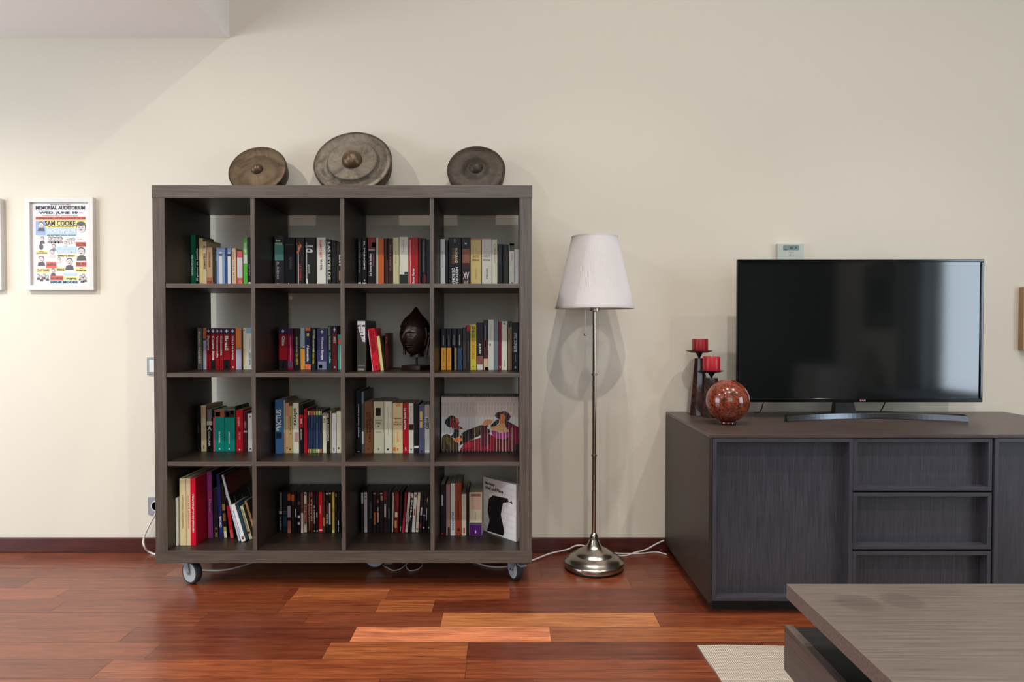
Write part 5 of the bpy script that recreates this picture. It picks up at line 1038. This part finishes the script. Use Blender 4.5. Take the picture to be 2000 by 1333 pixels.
DVD2 = [
 (705, 710.8, '141416', 'black disc case with a white top label', [(.70, .97, 'a8a8a6', .1, .8)], []),
 (711.2, 717.8, 'a59a9a', 'pale grey-pink disc case', [(.9, .93, '4a4446', .2, .8), (.82, .85, '4a4446', .2, .8)], []),
 (718.2, 728, '101113', 'wide black disc case with faint lettering', [], [('CORLEONE', '5a5a5c', .35, .75, .35, 'd', .6)]),
 (728.6, 734.6, '2a1218', 'maroon disc case with an orange foot', [(.2, .5, 'a8602c', .2, .9), (.94, .97, '9a9a98', .1, .9)], []),
 (735, 741, '1c1214', 'dark disc case with a pink figure', [(.25, .5, 'c9847c', .2, .9), (.52, .62, '9a9490', .3, .8), (.72, .8, '8a3c34', .2, .9)], []),
 (741.4, 748.6, '20141a', 'dark disc case with a small face', [(.78, .90, '9a7868', .3, .9), (.94, .97, 'b3a9a0', .1, .9)], []),
 (749, 755.6, '2c1420', 'disc case with a crimson top and white foot label', [(.8, 1, '7c1024'), (.38, .7, 'a3a09c', .2, .8)], []),
 (756, 762.4, '12201a', 'dark green disc case', [(.35, .6, '5c6a60', .4, .8), (.85, 1, '3c1420', .6, 1)], []),
]
cell(3, 2, 0.225, [(a, b_, 960.6 + (i % 2) * 0.4, c, l, bd, tx, {}) for i, (a, b_, c, l, bd, tx) in enumerate(DVD2)], 0.135, 'dvd_case')
GD2 = 'discs in the bottom row, third compartment'
DVD3 = [
 (763.2, 5.6, 2.0, '141312', 'black disc case with a cream edge line', [(.02, .98, 'b3a584', .5, .85)], []),
 (769.4, 9.4, .8, '5c0c12', 'wide dark red disc case with a cream figure', [(.12, .30, 'c9845c', .1, .6), (.38, .50, 'd1b394', .15, .7), (.6, .95, '7a1a20', .55, .9)], []),
 (779.6, 4.6, 1.5, '1c1410', 'thin brown-black disc case', [(.04, .16, '8a9a70', .3, .7)], []),
 (784.6, 5.8, 4.2, '6a0e1c', 'dark red leaning disc case', [(.0, .35, 'a01c34')], []),
 (790.8, 6.0, 4.6, 'b9a99c', 'pinkish white leaning disc case', [], [('AMELIE', '6a5c5a', .2, .6, .4)]),
 (797.4, 5.4, 5.0, '121214', 'black leaning disc case with white title', [(.85, .97, 'b3b0a8', .1, .9)], [('KILL', 'b9b6b0', .3, .8, .5)]),
 (803.6, 7.0, 5.0, 'c4bfb5', 'white leaning disc case with a red mark', [(.42, .58, 'a83a34', .3, .7), (.86, .94, '5a5450', .2, .8)], []),
 (811.2, 6.2, 4.6, 'bdb2a0', 'cream leaning disc case', [(.06, .12, '6a6458', .2, .8)], []),
 (818.0, 5.6, 4.0, '1a1218', 'dark leaning disc case with a white heart', [(.42, .62, 'a8a8ae', .2, .8), (.12, .22, '8a1c2c', .1, .7)], []),
 (824.4, 5.4, 3.4, '1c141c', 'dark purple leaning disc case', [(.1, .14, 'b0b0b4', .2, .8), (.4, .44, '8a8a92')], []),
 (830.2, 3.8, 3.0, '141410', 'thin black disc case with a pale line', [(.3, .6, 'b0aea0', .3, .6), (.75, .85, 'a38c3c', .3, .8)], []),
 (834.6, 4.8, 2.2, '10211f', 'dark teal leaning disc case', [(.1, .14, '8a9a96', .2, .8)], []),
]
Yd = BY + 0.225
_xr = BX0 + cx[2] + CELL - 0.001; _nx = _xr; _na = 0.0; _nt = 0.0; _items = []
for px, wp, an, col, lk, bd, tx in reversed(DVD3):
    z = SHZ[3] + 0.0005; x = inv(px, 1036, Yd)[0]; hz = inv(px, 961, Yd)[2] - z; an = R(an)
    t = min(wp * Yd / F_PX, (_nx - x) * 0.96)
    lim = (_nx - x - t - 0.0004) / hz + (1 - _nt * math.sin(_na) / hz) * math.tan(_na)
    an = max(0.0, min(an, math.atan(lim))); _items.append((x, t, an, hz, col, lk, bd, tx)); _nx, _na, _nt = x, an, t
for x, t, an, hz, col, lk, bd, tx in reversed(_items):
    make_book(x, Yd, z + t * math.sin(an), t, (hz - t * math.sin(an)) / math.cos(an), .135, col, lk + ', bottom row, third compartment', GD2, bd, tx, (0, an, 0), 'dvd_case')
cell(3, 3, 0.19, [
 (859.8, 869.2, 947, '121113', 'black book with a white label and red dot', [(.58, .8, 'b0b4bc', .3, .55), (.02, .06, 'a01c2c', .3, .6)], [], dict(d=.16)),
 (871, 879.2, 946.4, '8a6b66', 'dusty pink-brown book', [(.0, .16, '2c2a20', .4, 1)], [], dict(d=.16)),
 (880, 889.2, 945, 'bdb9b2', 'white book with blue-grey lettering low', [], [('MUERTOS', '6a7484', .1, .45, .4)], dict(d=.16)),
 (889.6, 901.2, 943.8, '8a3c22', 'rust-brown book', [(.08, .14, '3a1c10', .3, .7)], [('EL CAMINO', '6a2c18', .3, .85, .3)], dict(d=.16)),
 (901.6, 910.6, 966, 'c4baa8', 'short cream book with a red emblem', [(.05, .19, 'a01c28', .35, .7)], [('PLATON', '8a8276', .7, .95, .3)]),
 (911, 915.8, 955, '14110f', 'dark narrow book between cream ones', [], []),
 (916.4, 941.4, 962.3, 'c6b59c', 'very wide cream book with a purple foot', [(0, .26, '4a1560'), (.26, .30, '2a3a34'), (.90, .97, '7a5c4c', .1, .9), (.60, .90, 'b89c88', .1, .9)], [('i', 'c9b8d6', .05, .12, .1, 'h'), ('|', '6a6250', .35, .55, .03, 'h')], dict(d=.15)),
])
# book standing askew, front cover towards the room
def cover_art(g, t, h, d, bm_):
    # the cover lies in the plane x = 0 of the book (its outer left face), u runs from the far edge to the spine at y = 0
    x = -0.0002
    def P(pts, hx, lay=0): g.add([(x - 0.00015 * lay, (1 - u) * d, v * h) for u, v in pts], [tuple(range(len(pts)))], bm_(hx))
    P([(0.01, .01), (.99, .01), (.99, .99), (.01, .99)], 'c9bfc0')
    for k in range(1, 9): P([(.02, k / 9), (.98, k / 9), (.98, k / 9 + .004), (.02, k / 9 + .004)], 'a59a98', 1)
    for k in range(8):
        for j in range(4): u = .12 + .25 * j + (.12 if k % 2 else 0); P([(u, k / 9), (u + .006, k / 9), (u + .006, (k + 1) / 9), (u, (k + 1) / 9)], 'b3a9a8', 1)
    P([(.12, .02), (.62, .03), (.66, .10), (.55, .40), (.62, .62), (.78, .66), (.76, .72), (.30, .70), (.18, .62), (.14, .40), (.20, .22)], '19151a', 2)
    P([(.80, .66), (.90, .64), (.88, .69)], '2a262a', 2)
    for s, v0, v1, u1 in (('Banksy', .86, .925, .36), ('Wall and Piece', .785, .845, .62)):
        vs, fs, _ = text_geo(s); g.add([(x - 0.0006, (1 - (.06 + a * (u1 - .06))) * d, (v0 + b_ * (v1 - v0)) * h) for a, b_ in vs], fs, bm_('1a1618'))
p0 = inv(1008, 1059, BY + 0.105)
make_book(p0[0], BY + 0.105, SHZ[3] + 0.0006, 0.016, 0.236, 0.207, 'b8aca6', 'white art book standing askew with a dark figure on its cover, bottom row, fourth compartment', 'books in the bottom row, fourth compartment',
          [], [], (0, 0, R(43)), 'book', cover=cover_art, side='c9bfc0')

# ---------------------------------------------------------------- carved head on its stand and the little glass beside it
m, nt, b, N, L = nt_new('dark_lacquered_wood')
tc = N('ShaderNodeTexCoord'); no = N('ShaderNodeTexNoise'); no.inputs['Scale'].default_value = 60; no.inputs['Detail'].default_value = 5; L(tc.outputs['Object'], no.inputs['Vector'])
cr = N('ShaderNodeValToRGB'); cr.color_ramp.elements[0].color = (*lin('120a08'), 1); cr.color_ramp.elements[1].color = (*lin('33201a'), 1); L(no.outputs['Fac'], cr.inputs[0]); L(cr.outputs[0], b.inputs['Base Color'])
b.inputs['Roughness'].default_value = 0.3; M_HEAD = m
YH = BY + 0.20; s_ = YH / F_PX; zsh = SHZ[1] + 0.0004
hx0 = inv(811, 650, YH)[0]; zc = inv(811, 655, YH)[2] - zsh; zt = inv(811, 600, YH)[2] - zsh; zchin = inv(811, 692, YH)[2] - zsh
head_o = thing('carved_head', 'dark carved head with a pointed crown on a small stand in the bookcase', 'sculpture', (hx0, YH, zsh), (0, 0, R(-28)))
def gs(d2, w): return math.exp(-d2 / (w * w))
nu, nv = 168, 150; vs = []; fs = []
A, B_, Cc = 0.063, 0.070, 0.088
for j in range(nv + 1):
    ph = math.pi * j / nv
    for i in range(nu):
        th = 2 * math.pi * i / nu
        ux, uy, uz = math.sin(ph) * math.sin(th), -math.sin(ph) * math.cos(th), math.cos(ph)   # front = -y
        taper = 1 - 0.30 * max(0, -uz) ** 1.4
        x, y, z = ux * A * taper, uy * B_ * (1 - 0.18 * max(0, -uz)), uz * Cc
        f = max(0, -uy)
        X, Z = x, z
        k = 0
        k += 0.024 * gs((X / 0.007) ** 2 + ((Z + 0.012) / 0.017) ** 2, 1.0) + 0.006 * gs((X / 0.005) ** 2 + ((Z - 0.010) / 0.015) ** 2, 1)      # nose and bridge
        k += 0.004 * gs((X / 0.013) ** 2 + ((Z + 0.026) / 0.006) ** 2, 1)
        for sgn in (-1, 1):
            k -= 0.008 * gs(((X - sgn * 0.021) / 0.013) ** 2 + ((Z - 0.006) / 0.009) ** 2, 1)            # sockets
            k += 0.005 * gs(((X - sgn * 0.021) / 0.011) ** 2 + ((Z - 0.003) / 0.005) ** 2, 1)            # lids
            k += 0.004 * gs(((X - sgn * 0.022) / 0.016) ** 2 + ((Z - 0.019 + 0.2 * abs(X - sgn * 0.018)) / 0.003) ** 2, 1)     # brows
            k += 0.004 * gs(((X - sgn * 0.028) / 0.014) ** 2 + ((Z + 0.022) / 0.016) ** 2, 1)            # cheeks
        k += 0.006 * gs((X / 0.014) ** 2 + ((Z + 0.038) / 0.0045) ** 2, 1) + 0.006 * gs((X / 0.012) ** 2 + ((Z + 0.046) / 0.0045) ** 2, 1) - 0.004 * gs((X / 0.016) ** 2 + ((Z + 0.042) / 0.0018) ** 2, 1)
        k += 0.006 * gs((X / 0.015) ** 2 + ((Z + 0.066) / 0.010) ** 2, 1)
        y -= k * (1 if f > 0.25 else f / 0.25)
        hair = 0.004 if (Z > 0.034 + 0.018 * (1 - min(1, abs(X) / 0.05)) or uy > -0.12 and Z > -0.04) else 0
        r3 = 1 + hair / 0.06
        z2 = z * r3
        z2 += 0.024 * gs((x / 0.015) ** 2 + ((y - 0.006) / 0.016) ** 2, 1) + 0.004 * gs((x / 0.03) ** 2 + ((y - 0.006) / 0.03) ** 2, 1) * (1 if uz > 0.2 else 0) * min(1, (uz - 0.2) * 2 if uz > 0.2 else 0)
        vs.append((x * r3, y * r3, z2))
for j in range(nv):
    for i in range(nu): fs.append((j * nu + i, j * nu + (i + 1) % nu, (j + 1) * nu + (i + 1) % nu, (j + 1) * nu + i))
top = max(v[2] for v in vs); zoff = zt - top
g = G(); g.add(vs, fs, M_HEAD, True); g.move(Matrix.Translation((0, 0, zoff))); g.build('head', head_o)
zb_ = zoff - Cc
for sgn in (-1, 1):
    g = G(); g.tube(smooth_path([(sgn * 0.060, 0.006, zoff + 0.016), (sgn * 0.067, 0.008, zoff + 0.004), (sgn * 0.065, 0.006, zoff - 0.025), (sgn * 0.060, 0.003, zoff - 0.055), (sgn * 0.057, 0.001, zoff - 0.082)]), 0.0058, M_HEAD, 10); g.build('ear', head_o)
g = G(); g.lathe([(0.030, 0), (0.028, 0.012), (0.030, 0.030), (0.034, 0.05)], M_HEAD, 32, (0, 0.012, zb_ - 0.002)); g.build('neck', head_o)
g = G(); g.lathe([(0.0045, 0.018), (0.0045, zb_ + 0.002)], M_DARKM, 12, (0, 0.01, 0)); g.build('rod', head_o)
g = G(); g.box((-0.048, -0.034, 0), (0.048, 0.048, 0.020), M_HEAD); g.build('stand', head_o, bevel=0.002)
M_GL = bpy.data.materials.new('clear_glass'); M_GL.use_nodes = True; _b = M_GL.node_tree.nodes['Principled BSDF']; _b.inputs['Transmission Weight'].default_value = 0.85; _b.inputs['Roughness'].default_value = 0.05; _b.inputs['Base Color'].default_value = (0.85, 0.88, 0.88, 1)
gx = inv(843, 715, YH + 0.05)[0]
g = G(); g.lathe([(0.022, 0), (0.026, 0.004), (0.028, 0.055), (0.026, 0.055), (0.024, 0.008), (0.001, 0.007)], M_GL, 32, caps=False)
tag(g.build('drinking_glass', None, (BX0 + cx[2] + CELL - 0.031, YH + 0.115, zsh)), 'small clear glass tumbler standing behind the carved head near the divider', 'glass')
